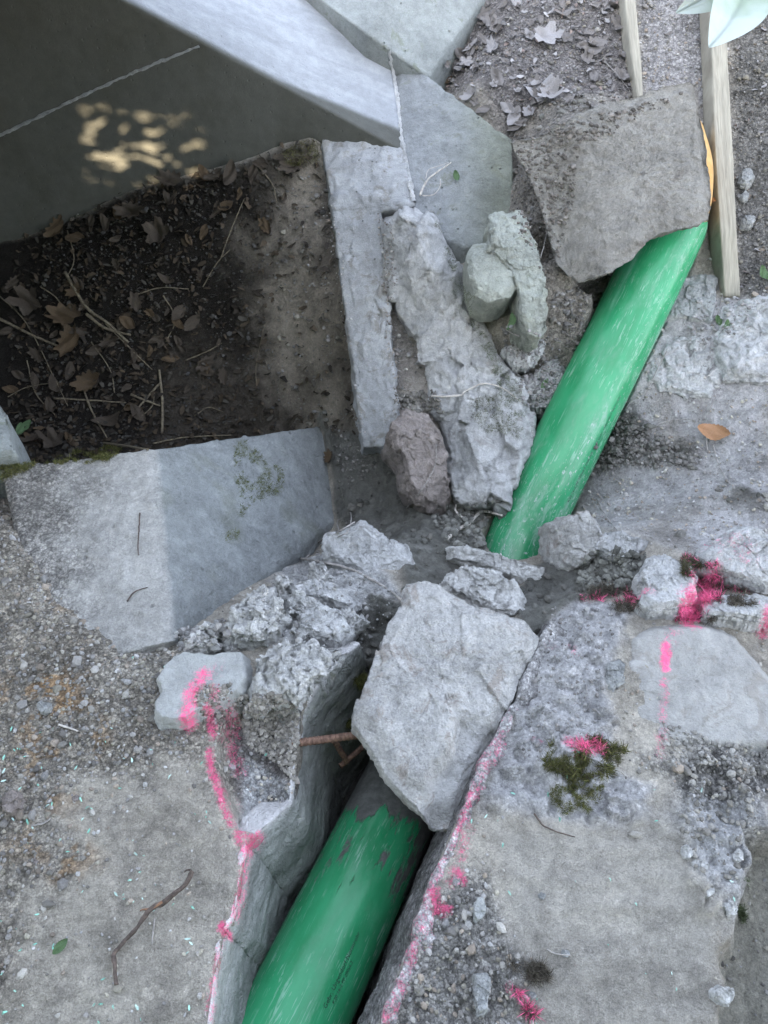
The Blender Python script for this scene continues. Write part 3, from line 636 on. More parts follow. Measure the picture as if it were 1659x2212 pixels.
for k, ((px, py), r, lab) in enumerate(sm):
    if lab is None: continue
    g0 = G(px, py); dd = (g0-CAM)@np.array([0, ST, -CT]); rr = random.Random(k)
    a = [(px+r*(1+rr.uniform(-.25, .2))*math.cos(t), py+r*(1+rr.uniform(-.25, .2))*math.sin(t)) for t in np.arange(0, 6.28, .7)]
    h = r/F*dd*.8
    mt = 'mortar' if 'lump' in lab else ('rock_warm' if ('brown' in lab or 'beige' in lab) else ('cover' if 'cl' in lab else 'rock_grey'))
    rock('loose_stone', lab, a, d=dd-h*.3, nrm=(0,-.2,.95), H=h, m=mt, seed=200+k, facets=4, fs=.6, amp=h*.2, mid=.002, fine=.001, rim=.6, bury=h, N=60, group='single loose stones')

# ------------------------------------------------------------------ lofted solids
def loft(name, secs, m, res=.012, rnd=.006, amp=.002, chip=.004, seed=0, parent=None, flip=False, attrsf=None, big=0.0, chs=0.):
    secs = [[np.array(p, float) for p in s] for s in secs]; K = len(secs[0])
    def roundc(s):
        out = []
        for i in range(K):
            p, a, b = s[i], s[i-1], s[(i+1) % K]
            da = a-p; db = b-p; ra = min(rnd/np.linalg.norm(da), .4); rb = min(rnd/np.linalg.norm(db), .4)
            A, B = p+da*ra, p+db*rb
            out += [A, .25*A+.5*p+.25*B, B]
        return out
    R_ = [roundc(s) for s in secs]
    cnt = []
    n3 = 3*K
    for i in range(n3):
        L = max(np.linalg.norm(r[i]-r[(i+1) % n3]) for r in R_)
        cnt.append(1 if i % 3 != 2 else max(1, int(L/res)))
    def resamp(r):
        o = []
        for i in range(n3):
            for k in range(cnt[i]): o.append(r[i]+(r[(i+1) % n3]-r[i])*k/cnt[i])
        return np.array(o)
    S = [resamp(r) for r in R_]; rows = []
    for a, b in zip(S[:-1], S[1:]):
        n = max(1, int(np.linalg.norm(a-b, axis=1).max()/res))
        for k in range(n): rows.append(a+(b-a)*k/n)
    rows.append(S[-1])
    def cap(r):
        c = r.mean(0); return [c+(r-c)*s for s in (.02, .3, .55, .75, .9, .97)]
    rows = cap(rows[0])+rows+cap(rows[-1])[::-1]
    V = np.concatenate(rows); m_ = len(rows[0]); Fq = grid_faces(len(rows), m_, True)
    Nn = vnormals(V, Fq)
    V = V+Nn*(amp*fbm(V, .05, 4, seed)+chip*np.minimum(0, fbm(V, .03, 3, seed+5)+.1)*1.2+big*fbm(V, .12, 3, seed+9, ridged=True)+(chs*chisel(V+.01*np.c_[fbm(V,.04,2,1),fbm(V,.04,2,2),fbm(V,.04,2,3)], .07, seed)+.3*chs*chisel(V, .025, seed) if chs else 0))[:, None]
    if flip: Fq = Fq[:, ::-1]
    at = {'Paint': paint(V)}
    if attrsf: at.update(attrsf(V))
    return new_obj(name, V, Fq, M[m], parent, attrs=at)

dn = lambda p, z, dy=0., dx=0.: np.array([p[0]+dx, p[1]+dy, z])
# main wall
fr = [Yp(870,325,2.44), Yp(600,180,2.5), Yp(320,30,2.5)]; e = fr[2]-fr[1]; fr.append(fr[2]+e/np.linalg.norm(e)*2.2)
bk = [D(840,104,2.57), D(765,52,2.56), D(690,0,2.56)]; e = bk[2]-bk[0]; bk.append(bk[2]+e/np.linalg.norm(e)*2.6)
secs = [[dn(f, -.5), f, b, dn(b, -.4)] for f, b in zip(fr, bk)]
wallroot = bpy.data.objects.new('concrete_wall', None); COL.objects.link(wallroot); wallroot.location = tuple(Yp(400,400,2.5))
tag(wallroot, 'thick cast concrete wall with bright sloping top and dark shaded face above the pit', 'concrete wall')
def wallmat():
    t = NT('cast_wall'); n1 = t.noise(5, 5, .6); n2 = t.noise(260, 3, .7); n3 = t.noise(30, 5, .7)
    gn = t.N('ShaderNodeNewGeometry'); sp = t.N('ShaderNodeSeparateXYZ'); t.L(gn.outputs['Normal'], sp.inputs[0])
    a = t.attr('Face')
    c = t.mix(a, t.mix(t.ramp(t.noise(2.2, 4, .6, .4, None, (1, 9, 3)), .40, .62), (.27, .285, .305), (.315, .33, .35)), (.070, .072, .063)); c = t.mix(t.math('MULTIPLY', t.ramp(n1, .45, .65, 0, .5), a), c, (.05, .05, .038))  # front face painted darker than the top to carry its shade
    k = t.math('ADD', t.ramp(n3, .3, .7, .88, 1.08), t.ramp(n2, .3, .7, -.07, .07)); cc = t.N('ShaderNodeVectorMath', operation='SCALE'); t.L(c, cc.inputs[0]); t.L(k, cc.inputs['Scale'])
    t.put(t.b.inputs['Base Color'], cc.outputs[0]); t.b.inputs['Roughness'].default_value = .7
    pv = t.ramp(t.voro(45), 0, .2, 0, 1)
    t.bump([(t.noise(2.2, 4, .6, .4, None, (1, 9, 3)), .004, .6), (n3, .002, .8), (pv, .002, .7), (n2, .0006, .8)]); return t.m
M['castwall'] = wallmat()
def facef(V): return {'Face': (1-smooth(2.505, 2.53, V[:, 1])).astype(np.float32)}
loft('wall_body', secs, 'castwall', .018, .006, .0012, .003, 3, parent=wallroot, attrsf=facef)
def seam(pts, r, parent, nm='mortar_seam', seed=0, m='rock_pale'):
    P = catmull(pts, 30); n = 10; V = []
    T = np.gradient(P, axis=0); T /= np.linalg.norm(T, axis=1, keepdims=True)
    A = np.cross(T, (0.3, -.6, .7)); A /= np.linalg.norm(A, axis=1, keepdims=True); B = np.cross(T, A)
    rr = r*(1+.5*fbm(P, .02, 2, seed))
    for i in range(len(P)):
        for k in range(n):
            a = 2*math.pi*k/n; V.append(P[i]+(A[i]*math.cos(a)+B[i]*math.sin(a)*.8)*rr[i])
    V = np.array(V); V += (np.c_[fbm(V, .012, 2, seed+1), fbm(V, .012, 2, seed+2), fbm(V, .012, 2, seed+3)])*r*.7
    return new_obj(nm, V, grid_faces(len(P), n, True), M[m], parent, attrs={'Paint': np.zeros(len(V))})
seam([Yp(-60,322,2.499), Yp(120,235,2.499), Yp(270,165,2.499), Yp(430,100,2.499)], .0045, wallroot, 'pour_joint', 5, 'rock_grey')
M['wing'] = stone_mat('wing_concrete', None, .28, .8, (50, 300), (.003, .001), pits=40, dirt=((.17, .18, .13), .5, .57))
def wingcol(V):
    k = smooth(.10, .40, V[:, 0]+.08*fbm(V, .12, 4, 3))[:, None]; return {'Col': np.array([.265, .28, .29])*(1-k)+np.array([.20, .215, .18])*k}
# wing wall right of the seam
Tt = [D(838,100,2.60), D(925,166,2.50), D(1020,238,2.43), D(1104,302,2.37)]; Ff = [D(886,444,2.36), D(935,500,2.33), D(1000,535,2.31), D(1113,520,2.33)]
secs = [[dn(f, f[2]-.5), f, t_, t_+np.array([0, .10, -.16]), dn(t_, -.3, .25)] for f, t_ in zip(Ff, Tt)]
tag(loft('wing_wall', secs, 'wing', .012, .006, .003, .004, 13, attrsf=wingcol, chs=.003), 'grey green concrete wing wall right of the mortar seam', 'concrete wall')
# pier on top
n0 = [D(640,-40,2.50), D(795,76,2.44), D(926,167,2.52)]; n1 = [D(740,-190,2.62), D(900,-150,2.54), D(1158,-168,2.66)]
secs = [[s[0], s[1], s[2], dn(s[2], s[2][2]-.3), dn(s[0], s[2][2]-.3)] for s in (n0, n1)]
tag(loft('concrete_pier', secs, 'concrete_green', .015, .008, .002, .003, 17), 'pale topped concrete pier rising behind the wall at the top edge', 'concrete pier')
# ledge
rows = [((688,262,2.53),(868,300,2.47)),((692,290,2.45),(872,322,2.43)),((705,380,2.43),(885,400,2.36)),((714,440,2.415),(897,443,2.335)),((717,462,2.41),(824,458,2.37)),((735,600,2.385),(838,600,2.34)),((760,770,2.36),(848,770,2.31)),((783,950,2.335),(860,900,2.29)),((786,965,2.335),(855,962,2.30))]
secs = []
for l, r_ in rows:
    a, b = D(*l), D(*r_); secs.append([a, b, b+np.array([.02, .12, -.22]), a+np.array([-.02, .12, -.22])])
tag(loft('concrete_ledge', secs, 'concrete', .008, .006, .004, .014, 21, flip=True, chs=.005), 'narrow strip of grey concrete ledge running down between pit soil and rock face', 'concrete ledge')
# footing block
A_, B_, C_, D_ = Zp(335,972,.012), D(712,919,2.66), D(728,1120,2.48), Zp(372,1385,.006)
L0, L1 = Zp(0,1014,-.004), Zp(90,1450,-.03)
secs = []
for i, t in enumerate([0, .15, .3, .45, .55, .7, .85, 1]):
    a = A_+(D_-A_)*t; b = B_+(C_-B_)*(t/.45) if t <= .45 else C_+(D(400,1386,1.74)-C_)*((t-.45)/.55)
    l = L0+(L1-L0)*t
    ridge = a+np.array([0, 0, 0]); secs.append([l, ridge, b, dn(b, -.55, 0, .02), dn(l, -.5)])
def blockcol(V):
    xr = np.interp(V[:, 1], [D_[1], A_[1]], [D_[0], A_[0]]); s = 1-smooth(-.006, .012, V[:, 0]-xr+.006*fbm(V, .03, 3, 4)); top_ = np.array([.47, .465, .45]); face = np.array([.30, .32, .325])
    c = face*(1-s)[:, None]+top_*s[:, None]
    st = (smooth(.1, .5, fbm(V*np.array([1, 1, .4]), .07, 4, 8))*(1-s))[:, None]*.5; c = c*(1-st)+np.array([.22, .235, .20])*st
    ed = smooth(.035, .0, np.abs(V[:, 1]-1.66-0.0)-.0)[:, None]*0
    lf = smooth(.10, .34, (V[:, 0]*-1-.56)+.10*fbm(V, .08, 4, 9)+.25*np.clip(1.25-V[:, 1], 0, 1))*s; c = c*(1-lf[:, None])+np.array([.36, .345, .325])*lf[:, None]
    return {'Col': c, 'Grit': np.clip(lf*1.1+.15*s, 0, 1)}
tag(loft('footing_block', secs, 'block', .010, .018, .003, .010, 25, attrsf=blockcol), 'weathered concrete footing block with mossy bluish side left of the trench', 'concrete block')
# cut slab walls of the trench
def cutwall(name, label, edge, sgn, seed, colr, mm='cutwall', amp_=.003, chip_=.005, big_=.004):
    secs = []
    for i, p in enumerate(edge):
        q = edge[min(i+1, len(edge)-1)]-edge[max(i-1, 0)]; nrm = np.array([q[1], -q[0], 0]); nrm /= np.linalg.norm(nrm)+1e-9; nrm = nrm*sgn
        low = p[2]-.006
        secs.append([np.array([p[0], p[1], low])-nrm*.05+np.array([0, 0, -.022]), np.array([p[0], p[1], low+.006]), np.array([p[0], p[1], -.17])+nrm*(.030 if sgn > 0 else -.012), np.array([p[0], p[1], -.47])+nrm*(.07 if sgn > 0 else -.03), np.array([p[0], p[1], -.47])-nrm*.05])
    def cf(V):
        c = np.tile(np.array(colr), (len(V), 1)); k = smooth(-.2, .3, fbm(V*np.array([1, .5, 1]), .06, 4, seed))[:, None]; c = c*(1-k*.3)
        o_ = np.argsort([q[1] for q in edge]); ez = np.interp(V[:, 1], np.array([q[1] for q in edge])[o_], np.array([q[2] for q in edge])[o_]); t = smooth(-.018, -.006, V[:, 2]-ez)[:, None]; c = c*(1-t)+np.array([.50, .49, .49])*t; c = c*1.1
        pt = paint(V)*smooth(-.10, -.01, V[:, 2]); pt = np.maximum(pt, smooth(-.05, 0, V[:, 2])*.55*(1-smooth(.62, .80, V[:, 1]))*(sgn > 0))
        return {'Col': c, 'Paint': pt, 'Grit': smooth(-.02, -.004, V[:, 2])}
    return tag(loft(name, secs, mm, .007, .004, amp_, chip_, seed, flip=(sgn < 0), attrsf=cf, big=big_, chs=(.004 if sgn > 0 else .008)), label, 'slab edge')
def dens(E, n=5):
    o = []
    for a, b in zip(E[:-1], E[1:]):
        for k in range(n): o.append(a+(b-a)*k/n)
    return o+[E[-1]]
cutwall('cut_slab_edge', 'smooth clay smeared cut concrete edge with pink rim left of the lower pipe', dens(TLw, 3), 1, 61, (.30, .31, .295))
cutwall('cut_slab_edge', 'rough pink speckled concrete edge right of the lower pipe', dens(TRw, 3), 1, 63, (.30, .29, .285), 'cutrough', .006, .012, .010)
# unseen slab and side wall added left of frame to darken the pit
dk = [[(-3.4,1.45,1.045),(-3.4,2.46,.80),(-3.4,2.46,1.00),(-3.4,1.45,1.22)],[(-.36,1.45,1.045),(-.36,2.46,.80),(-.36,2.46,1.00),(-.36,1.45,1.22)]]
ab = [[(-1.95,1.0,-.3),(-1.62,1.0,-.3),(-1.62,1.0,.95),(-1.95,1.0,.95)],[(-1.95,2.46,-.3),(-1.62,2.46,-.3),(-1.62,2.46,.79),(-1.95,2.46,.79)]]
tag(loft('abutment_wall', ab, 'concrete_green', .05, .01, .002, .003, 20), 'unseen concrete side wall added to shade the pit from its left', 'concrete wall')
tag(loft('concrete_deck', dk, 'concrete_green', .05, .01, .002, .003, 19, flip=True), 'unseen concrete slab added over the pit to shade it', 'concrete slab')
# culvert cover
def cov_cut(q, h): return h
rock('culvert_slab', 'curved muddy concrete slab covering the top of the green pipe',
  [(1105,305),(1180,285),(1250,262),(1310,240),(1380,218),(1440,198),(1490,195),(1514,216),(1528,270),(1538,330),(1543,400),(1543,445),(1532,472),(1500,495),(1455,508),(1410,520),(1378,542),(1352,572),(1310,600),(1250,612),(1205,560),(1180,470),(1150,380)],
  d=2.135, nrm=(.10,-.60,.79), H=.05, m='cover', seed=75, facets=0, amp=.008, mid=.004, chz=.5, fine=.0012, rim=.15, bury=.035, tilt=(0, 0), N=320, cat='concrete slab', jag=.01, bulge=0.,
  steps=[([(1492,150),(1600,150),(1600,600),(1528,520),(1520,440),(1505,300)], -.06, .03), ([(1060,300),(1180,260),(1230,420),(1270,640),(1060,680)], -.06, .06)])

# ------------------------------------------------------------------ pipe
def tube_frames(P):
    T = np.gradient(P, axis=0); T /= np.linalg.norm(T, axis=1, keepdims=True)
    Up = np.array([0, -.4, .9]); A = np.cross(T, Up); A /= np.linalg.norm(A, axis=1, keepdims=True); B = np.cross(A, T); return T, A, B
def tube(name, P, r, m, parent=None, n=96, uv=True, attrs=None):
    T, A, B = tube_frames(P); th = np.linspace(0, 2*np.pi, n, endpoint=False)
    r = np.broadcast_to(np.asarray(r, float), (len(P),))
    V = P[:, None]+(A[:, None]*np.cos(th)[None, :, None]+B[:, None]*np.sin(th)[None, :, None])*r[:, None, None]
    S = np.r_[0, np.cumsum(np.linalg.norm(np.diff(P, axis=0), axis=1))]
    at = {}
    if uv:
        at['Along'] = np.repeat(S, n); at['Around'] = np.tile(np.where(th > 1.5*np.pi, th-2*np.pi, th), len(P))*.1
    if attrs: at.update(attrs(V.reshape(-1, 3)))
    return new_obj(name, V.reshape(-1, 3), grid_faces(len(P), n, True), m, parent, attrs=at), (P, T, A, B, S)
def pipe_mat():
    t = NT('green_pipe_plastic')
    cb = t.N('ShaderNodeCombineXYZ'); t.L(t.attr('Along'), cb.inputs[0]); t.L(t.attr('Around'), cb.inputs[1]); uv = cb.outputs[0]
    mud = t.attr('Mud'); dust = t.attr('Dust')
    n1 = t.noise(3, 5, .6, 0, uv, (2, 6, 1)); n2 = t.noise(20, 6, .75, .5, uv, (1, 3.2, 1)); nb = t.noise(26, 6, .7, .3, uv, (.5, 1.8, 1))
    green = t.mix(t.ramp(n1, .35, .65), (.022, .235, .095), (.034, .30, .13))
    # haze of dried cement dust with scratches in two directions
    mp = t.N('ShaderNodeMapping'); mp.inputs['Rotation'].default_value = (0, 0, .5); mp.inputs['Scale'].default_value = (14, 150, 1); t.L(uv, mp.inputs[0])
    s1 = t.noise(1, 3, .6, .8, mp.outputs[0]); mp2 = t.N('ShaderNodeMapping'); mp2.inputs['Rotation'].default_value = (0, 0, -.8); mp2.inputs['Scale'].default_value = (12, 130, 1); t.L(uv, mp2.inputs[0]); s2 = t.noise(1, 3, .6, 1., mp2.outputs[0])
    gate = t.ramp(t.noise(9, 4, .6, 0, uv), .42, .62)
    scr = t.math('MULTIPLY', t.math('MAXIMUM', t.ramp(s1, .595, .635), t.ramp(s2, .60, .64)), t.math('MULTIPLY', gate, .34))
    dm = t.math('MULTIPLY', t.ramp(n2, .30, .72), t.math('MULTIPLY', t.math('MULTIPLY', dust, t.ramp(t.noise(7, 4, .6, .5, uv, (1, 2, 1)), .46, .66, .05, 1.)), .7))
    c = t.mix(dm, green, (.34, .40, .38)); c = t.mix(scr, c, (.42, .60, .52))
    sp = t.math('MULTIPLY', t.ramp(t.noise(60, 5, .75, .4, uv, (1, 1.8, 1)), .585, .64), t.ramp(dust, .5, 1.0, 0, .9)); c = t.mix(sp, c, (.50, .52, .53))
    mm = t.ramp(t.math('ADD', mud, t.math('MULTIPLY', t.math('SUBTRACT', nb, .5), 1.6)), .42, .60)
    c = t.mix(mm, c, t.mix(t.ramp(t.noise(50, 4, .7), .35, .7), (.085, .088, .080), (.15, .152, .142)))
    t.put(t.b.inputs['Base Color'], c)
    rr = t.mix(mm, t.mix(dm, (.20,)*3, (.55,)*3), (.85,)*3); t.put(t.b.inputs['Roughness'], rr)
    t.b.inputs['Specular IOR Level'].default_value = .5
    t.bump([(mm, .0022, .8), (t.noise(140, 5, .7), .0006, .6), (scr, .0004, .5)])
    return t.m
M['pipe'] = pipe_mat()
def pipe_attr(V):
    X_, Y_ = V[:, 0], V[:, 1]
    T_ = 1.0
    def nearp(px, py, z, r): q = Zp(px, py, z); return np.exp(-((X_-q[0])**2+(Y_-q[1])**2)/(r*r))
    mud = .95*smooth(.50, .62, Y_+.25*(X_+.03)+.03*fbm(V, .05, 3, 3))*(Y_ < 1.28)
    low = Y_ < .9
    axx = np.interp(Y_, AX[:160, 1], AX[:160, 0]); side = X_-axx
    mud = np.maximum(mud, np.where(low, .62*smooth(.045, .095, side)*smooth(.25, .5, Y_), 0))
    mud = np.maximum(mud, np.where(low, .35*smooth(.2, .5, Y_), 0))
    mud = np.where(Y_ > 1.22, np.maximum(.0, .5*smooth(1.42, 1.28, Y_)*0), mud)
    dust = np.where(Y_ > 1.2, .25+.6*smooth(1.70, 1.35, Y_)+.5*smooth(.03, .09, side*0+X_-np.interp(Y_, AX[190:, 1], AX[190:, 0])), .14)
    return {'Mud': mud, 'Dust': np.clip(dust, 0, 1)}
PR = bpy.data.objects.new('drain_pipe', None); COL.objects.link(PR); PR.location = tuple(AX[0])
tag(PR, 'long green plastic drain pipe running down the trench under the stones', 'pipe')
P_ = AX
_, fr_ = tube('pipe_body', P_, .1, M['pipe'], PR, 128, attrs=pipe_attr)
def wrap_text(s, size, arc0, ang0, gap=0, nm='printed_text'):
    cu = bpy.data.curves.new('txt', 'FONT'); cu.body = s; cu.size = size; cu.resolution_u = 3; cu.space_character = 1.06
    to = bpy.data.objects.new('txt', cu); COL.objects.link(to); dg = bpy.context.evaluated_depsgraph_get(); dg.update()
    me = bpy.data.meshes.new_from_object(to.evaluated_get(dg)); bpy.data.objects.remove(to)
    n = len(me.vertices); V = np.zeros(n*3, np.float32); me.vertices.foreach_get('co', V); V = V.reshape(-1, 3)
    Fc = [list(p.vertices) for p in me.polygons]; bpy.data.meshes.remove(me)
    P, T, A, B, S = fr_; s_ = arc0+V[:, 0]; ang = ang0+V[:, 1]/.1
    pos = np.stack([np.interp(s_, S, P[:, k]) for k in range(3)], 1); a = np.stack([np.interp(s_, S, A[:, k]) for k in range(3)], 1); b = np.stack([np.interp(s_, S, B[:, k]) for k in range(3)], 1)
    W_ = pos+(a*np.cos(ang)[:, None]+b*np.sin(ang)[:, None])*.1005
    return new_obj(nm, W_, Fc, M['ink'], PR, False)
def pipe_coord(px, py):                 # which arc length / angle the picture point meets
    P, T, A, B, S = fr_; r = raydir(px, py); best = None
    for d in np.arange(1.0, 2.6, .002):
        q = CAM+r*d; w = q-P; i = np.argmin((w**2).sum(1)); dist = np.linalg.norm(w[i]-T[i]*(w[i]@T[i]))
        if dist < .1: return S[i]+w[i]@T[i], math.atan2(w[i]@B[i], w[i]@A[i])
    return 0, 1
s0, a0 = pipe_coord(704,2180); s1, a1 = pipe_coord(790,2010)
wrap_text('Gebr. Ungendorf Normrohr', .0115, s0, a0, nm='printed_text')
wrap_text('K20 16-2 PP 200x6,2', .0085, s0+.015, a0-.11, nm='printed_text')
s2, a2 = pipe_coord(1228,1085); s3, a3 = pipe_coord(1350,790)
wrap_text('K20 16-2 PP 200x6,2 SN8 M/R 21-04 Gebr. Ungendorf Normrohr', .0115, s2, a2, nm='printed_text')
wrap_text('PP-QD 2021 S16', .0085, s2+.16, a2-.11, nm='printed_text')
o, _ = tube('orange_pipe', AX2, .1045, M['orange'], None, 96, False); tag(o, 'orange pipe sleeve curving out under the culvert slab', 'pipe sleeve')

# ------------------------------------------------------------------ boards
def board(name, label, L, Rr, seed, depth=.06):
    secs = [[D(*a), D(*b), D(*b)+np.array([0.004, depth*.8, -depth]), D(*a)+np.array([0, depth*.8, -depth])] for a, b in zip(L, Rr)]
    tag(loft(name, secs, 'wood', .012, .004, .0015, .002, seed, flip=True), label, 'board')
board('wooden_board', 'thin wooden formwork board ending at the top of the culvert slab', [(1338,-80,2.44),(1350,0,2.42),(1362,110,2.38),(1380,225,2.33)], [(1362,-80,2.44),(1373,0,2.42),(1384,110,2.38),(1391,225,2.33)], 81)
board('wooden_board', 'long wooden board standing on edge along the right soil bank', [(1527,-80,2.38),(1535,60,2.36),(1544,300,2.31),(1556,500,2.27),(1566,640,2.29),(1568,665,2.40)], [(1560,-80,2.38),(1569,60,2.36),(1582,300,2.31),(1592,500,2.27),(1600,640,2.29),(1602,665,2.40)], 83)

# concrete corner at the left frame edge
rock('concrete_corner', 'grey green rounded concrete corner at the left frame edge', [(-260,860),(-60,870),(8,893),(30,925),(40,985),(44,1000),(-20,1010),(-260,1060)], z=.0, H=.06, m='concrete_green', seed=91, facets=0, amp=.003, mid=.001, rim=.15, bury=.4, N=160, cat='concrete corner')

bpy.context.view_layer.update()
DG = bpy.context.evaluated_depsgraph_get()
def surf(px, py, lift=0.):
    r = raydir(px, py); ok, lo, n, i, ob, mt = sc.ray_cast(DG, Vector(CAM), Vector(r))
    if not ok: return None
    lo = np.array(lo); n = np.array(n)
    if n@r > 0: n = -n
    return lo+n*lift, n, ob.name
seam([surf(x, y, .001)[0] for x, y in [(842,108),(848,150),(856,200),(862,255),(868,305),(873,335),(880,370),(888,410),(894,438)]], .0075, wallroot, 'mortar_seam', 9, 'rock_pale')
# ------------------------------------------------------------------ rebar
def smalltube(name, P, r, m, parent=None, n=10, rag=.0, seed=0):
    T, A, B = tube_frames(P); th = np.linspace(0, 2*np.pi, n, endpoint=False); r = np.broadcast_to(np.asarray(r, float), (len(P),))
    V = (P[:, None]+(A[:, None]*np.cos(th)[None, :, None]+B[:, None]*np.sin(th)[None, :, None])*r[:, None, None]).reshape(-1, 3)
    if rag: V = V+rag*np.c_[fbm(V, .012, 2, seed), fbm(V, .012, 2, seed+1), fbm(V, .012, 2, seed+2)]
    Fq = grid_faces(len(P), n, True).tolist()+[list(range(n))[::-1], list(range((len(P)-1)*n, len(P)*n))]
    return new_obj(name, V, Fq, m, parent)
def rebar(name, label, a, b, r):
    P = np.linspace(a, b, 160); T, A, B = tube_frames(P); n = 20; th = np.linspace(0, 2*np.pi, n, endpoint=False); S = np.linspace(0, np.linalg.norm(b-a), 160); V = []
    for i in range(160):
        for t in th:
            rr = r*(1+.16*max(0, math.sin(S[i]*2*math.pi/.009+abs(math.sin(t))*3.0))**2)
            V.append(P[i]+(A[i]*math.cos(t)+B[i]*math.sin(t))*rr)
    tag(new_obj(name, np.array(V), grid_faces(160, n, True).tolist()+[list(range(n))[::-1], list(range(159*n, 160*n))], M['rust'], None), label, 'rebar')
rebar('rebar', 'ribbed rusty rebar sticking out of the slab edge toward the big stone', D(630,1606,1.56), D(775,1588,1.60), .0078)
rebar('rebar', 'short rusty rebar in the dark gap under the big stone', D(722,1600,1.66), D(750,1646,1.70), .006)
rebar('rebar', 'muddy rebar stub below the ribbed rebar', D(735,1655,1.71), D(800,1600,1.76), .006)

# ------------------------------------------------------------------ twigs and roots
def stick(name, label, pts, r0, r1, m, group=None, lift=.004, cat='twig', n=8, rag=.0012, seed=1, fix=None):
    Q = []
    for p in pts:
        if len(p) == 3: Q.append(D(*p)); continue
        s = surf(*p, lift)
        if s is not None: Q.append(s[0])
    P = catmull(Q, 10); rr = np.linspace(r0, r1, len(P))*(1+.15*fbm(P, .02, 2, seed))
    return tag(smalltube(name, P, rr, M[m], None, n, rag, seed), label, cat, group)
b0 = bpy.data.objects.new('branch', None); COL.objects.link(b0); b0.location = tuple(Zp(340,1980,.01)); tag(b0, 'dark crooked branch lying on the dusty ground at lower left', 'branch')
def bpart(nm, pts, r0, r1, m, lift):
    Q = [Zp(x, y, z) for (x, y), z in zip(pts, lift)]; P = catmull(Q, 12)
    return smalltube(nm, P, np.linspace(r0, r1, len(P)), M[m], b0, 10, .0025, 5)
bpart('stem', [(415,1882),(400,1912),(372,1935),(350,1953),(325,1962),(310,1985),(290,2010),(268,2035),(247,2055),(248,2080),(252,2125)], .0045, .0035, 'twig_dark', [.03,.028,.025,.02,.018,.014,.012,.01,.009,.009,.009])
bpart('side_twig', [(352,1950),(330,1960),(303,1966)], .003, .0015, 'twig_red', [.022,.02,.016])
bpart('tip', [(415,1882),(405,1880),(398,1884)], .002, .001, 'twig_dark', [.03,.03,.028])
stick('root', 'pale forked root curling from the wing wall foot', [(908,432),(918,405),(940,385),(975,362)], .0035, .002, 'root', lift=.02, cat='root')
stick('root', 'thin pale root loop beside the forked root', [(912,432),(935,430),(950,415),(950,395)], .0018, .001, 'root', lift=.018, cat='root')
stick('root', 'arched hair root above the forked root', [(920,395),(930,375),(955,365),(970,360)], .001, .0008, 'root', lift=.018, cat='root')
stick('root', 'long bent root running from block edge up to the bluish stone', [(648,1212),(690,1180),(735,1155),(770,1135)], .004, .002, 'root_grey', lift=.012, cat='root')
stick('root', 'hooked root loop standing over the bluish stone', [(735,1160),(740,1130),(755,1120),(762,1150),(735,1170)], .002, .0016, 'root_grey', lift=.02, cat='root')
stick('root', 'long curved root lying across the bluish stone to the big slab', [(650,1212),(700,1212),(760,1235),(810,1262),(845,1280),(868,1300)], .004, .003, 'root_grey', lift=.008, cat='root')
stick('root', 'pale thick root stub at the upper pipe foot', [(960,1172),(990,1150),(1010,1132),(1040,1115),(1085,1108)], .005, .0035, 'root', lift=.015, cat='root')
stick('root', 'short knotty root rising off the thick root stub', [(1008,1135),(985,1118),(982,1090)], .0035, .002, 'root', lift=.02, cat='root')
stick('root', 'pale root crossing the long rock face to the right', [(1000,858),(1010,845),(1040,832),(1060,835),(1090,848),(1130,868)], .003, .0016, 'root', lift=.012, cat='root')
stick('root', 'pale root stub at the middle of the long rock face', [(938,858),(965,858),(1000,855)], .003, .003, 'root', lift=.012, cat='root')
stick('root', 'thin root on the reddish stone', [(880,1100),(905,1060),(935,1010),(940,960)], .0014, .001, 'root_grey', lift=.005, cat='root')
stick('root', 'thin root descending the soil bank under the culvert slab', [(1185,420),(1180,500),(1165,560)], .0015, .001, 'root_grey', lift=.006, cat='root')
stick('root', 'looping root along the small pale rock', [(1085,705),(1120,720),(1165,740),(1175,765),(1165,790)], .0018, .0012, 'root_grey', lift=.008, cat='root')
for k, (pp, lab) in enumerate([([(1540,960),(1555,1010),(1580,1050)], 'thin root below the brown leaf'), ([(1530,980),(1525,940),(1530,900),(1545,860)], 'thin root above the brown leaf'),
     ([(1290,1080),(1310,1120),(1345,1160)], 'hair root right of the pipe foot'), ([(1440,760),(1420,800),(1390,860)], 'root on the dusty rock hump'), ([(1400,930),(1440,910),(1500,905)], 'root over dark clods right of the pipe'),
     ([(1560,640),(1545,700),(1520,760)], 'dusty root on the rock shelf edge'), ([(1300,130),(1330,160),(1360,200)], 'straw stem beside the thin board'), ([(1180,2010+40),(1200,2060),(1230,2065)], 'hair root on the dusty flat')]):
    stick('root', lab, pp, .0018, .0009, 'root_grey', lift=.005, cat='root', seed=k, group='thin surface roots')
stick('twig', 'thin straight twig below the branch at lower left', [(335,1985),(333,2010),(329,2040)], .0014, .001, 'root_grey', lift=.003)
stick('twig', 'dark twig at the top of the block dust', [(303,1110+0),(300,1180),(300,1200)], .0018, .001, 'twig_dark', lift=.003)
stick('twig', 'bent dark twig near the block ridge', [(372+0,1140+160),(385,1285),(410,1280)] if False else [(275,1300),(292,1280),(320,1270)], .0018, .001, 'twig_dark', lift=.003)
stick('twig', 'pale twig left of the round boulder', [(128,1565),(155,1575),(172,1582)], .0022, .0015, 'root', lift=.004)
stick('twig', 'twig stub in the left gravel', [(70,1785),(95,1780),(110,1770)], .0025, .0012, 'root_grey', lift=.004)
stick('twig', 'dark twig over the right moss patch ground', [(1150,1760),(1180,1790),(1240,1810)], .0018, .001, 'twig_dark', lift=.005)
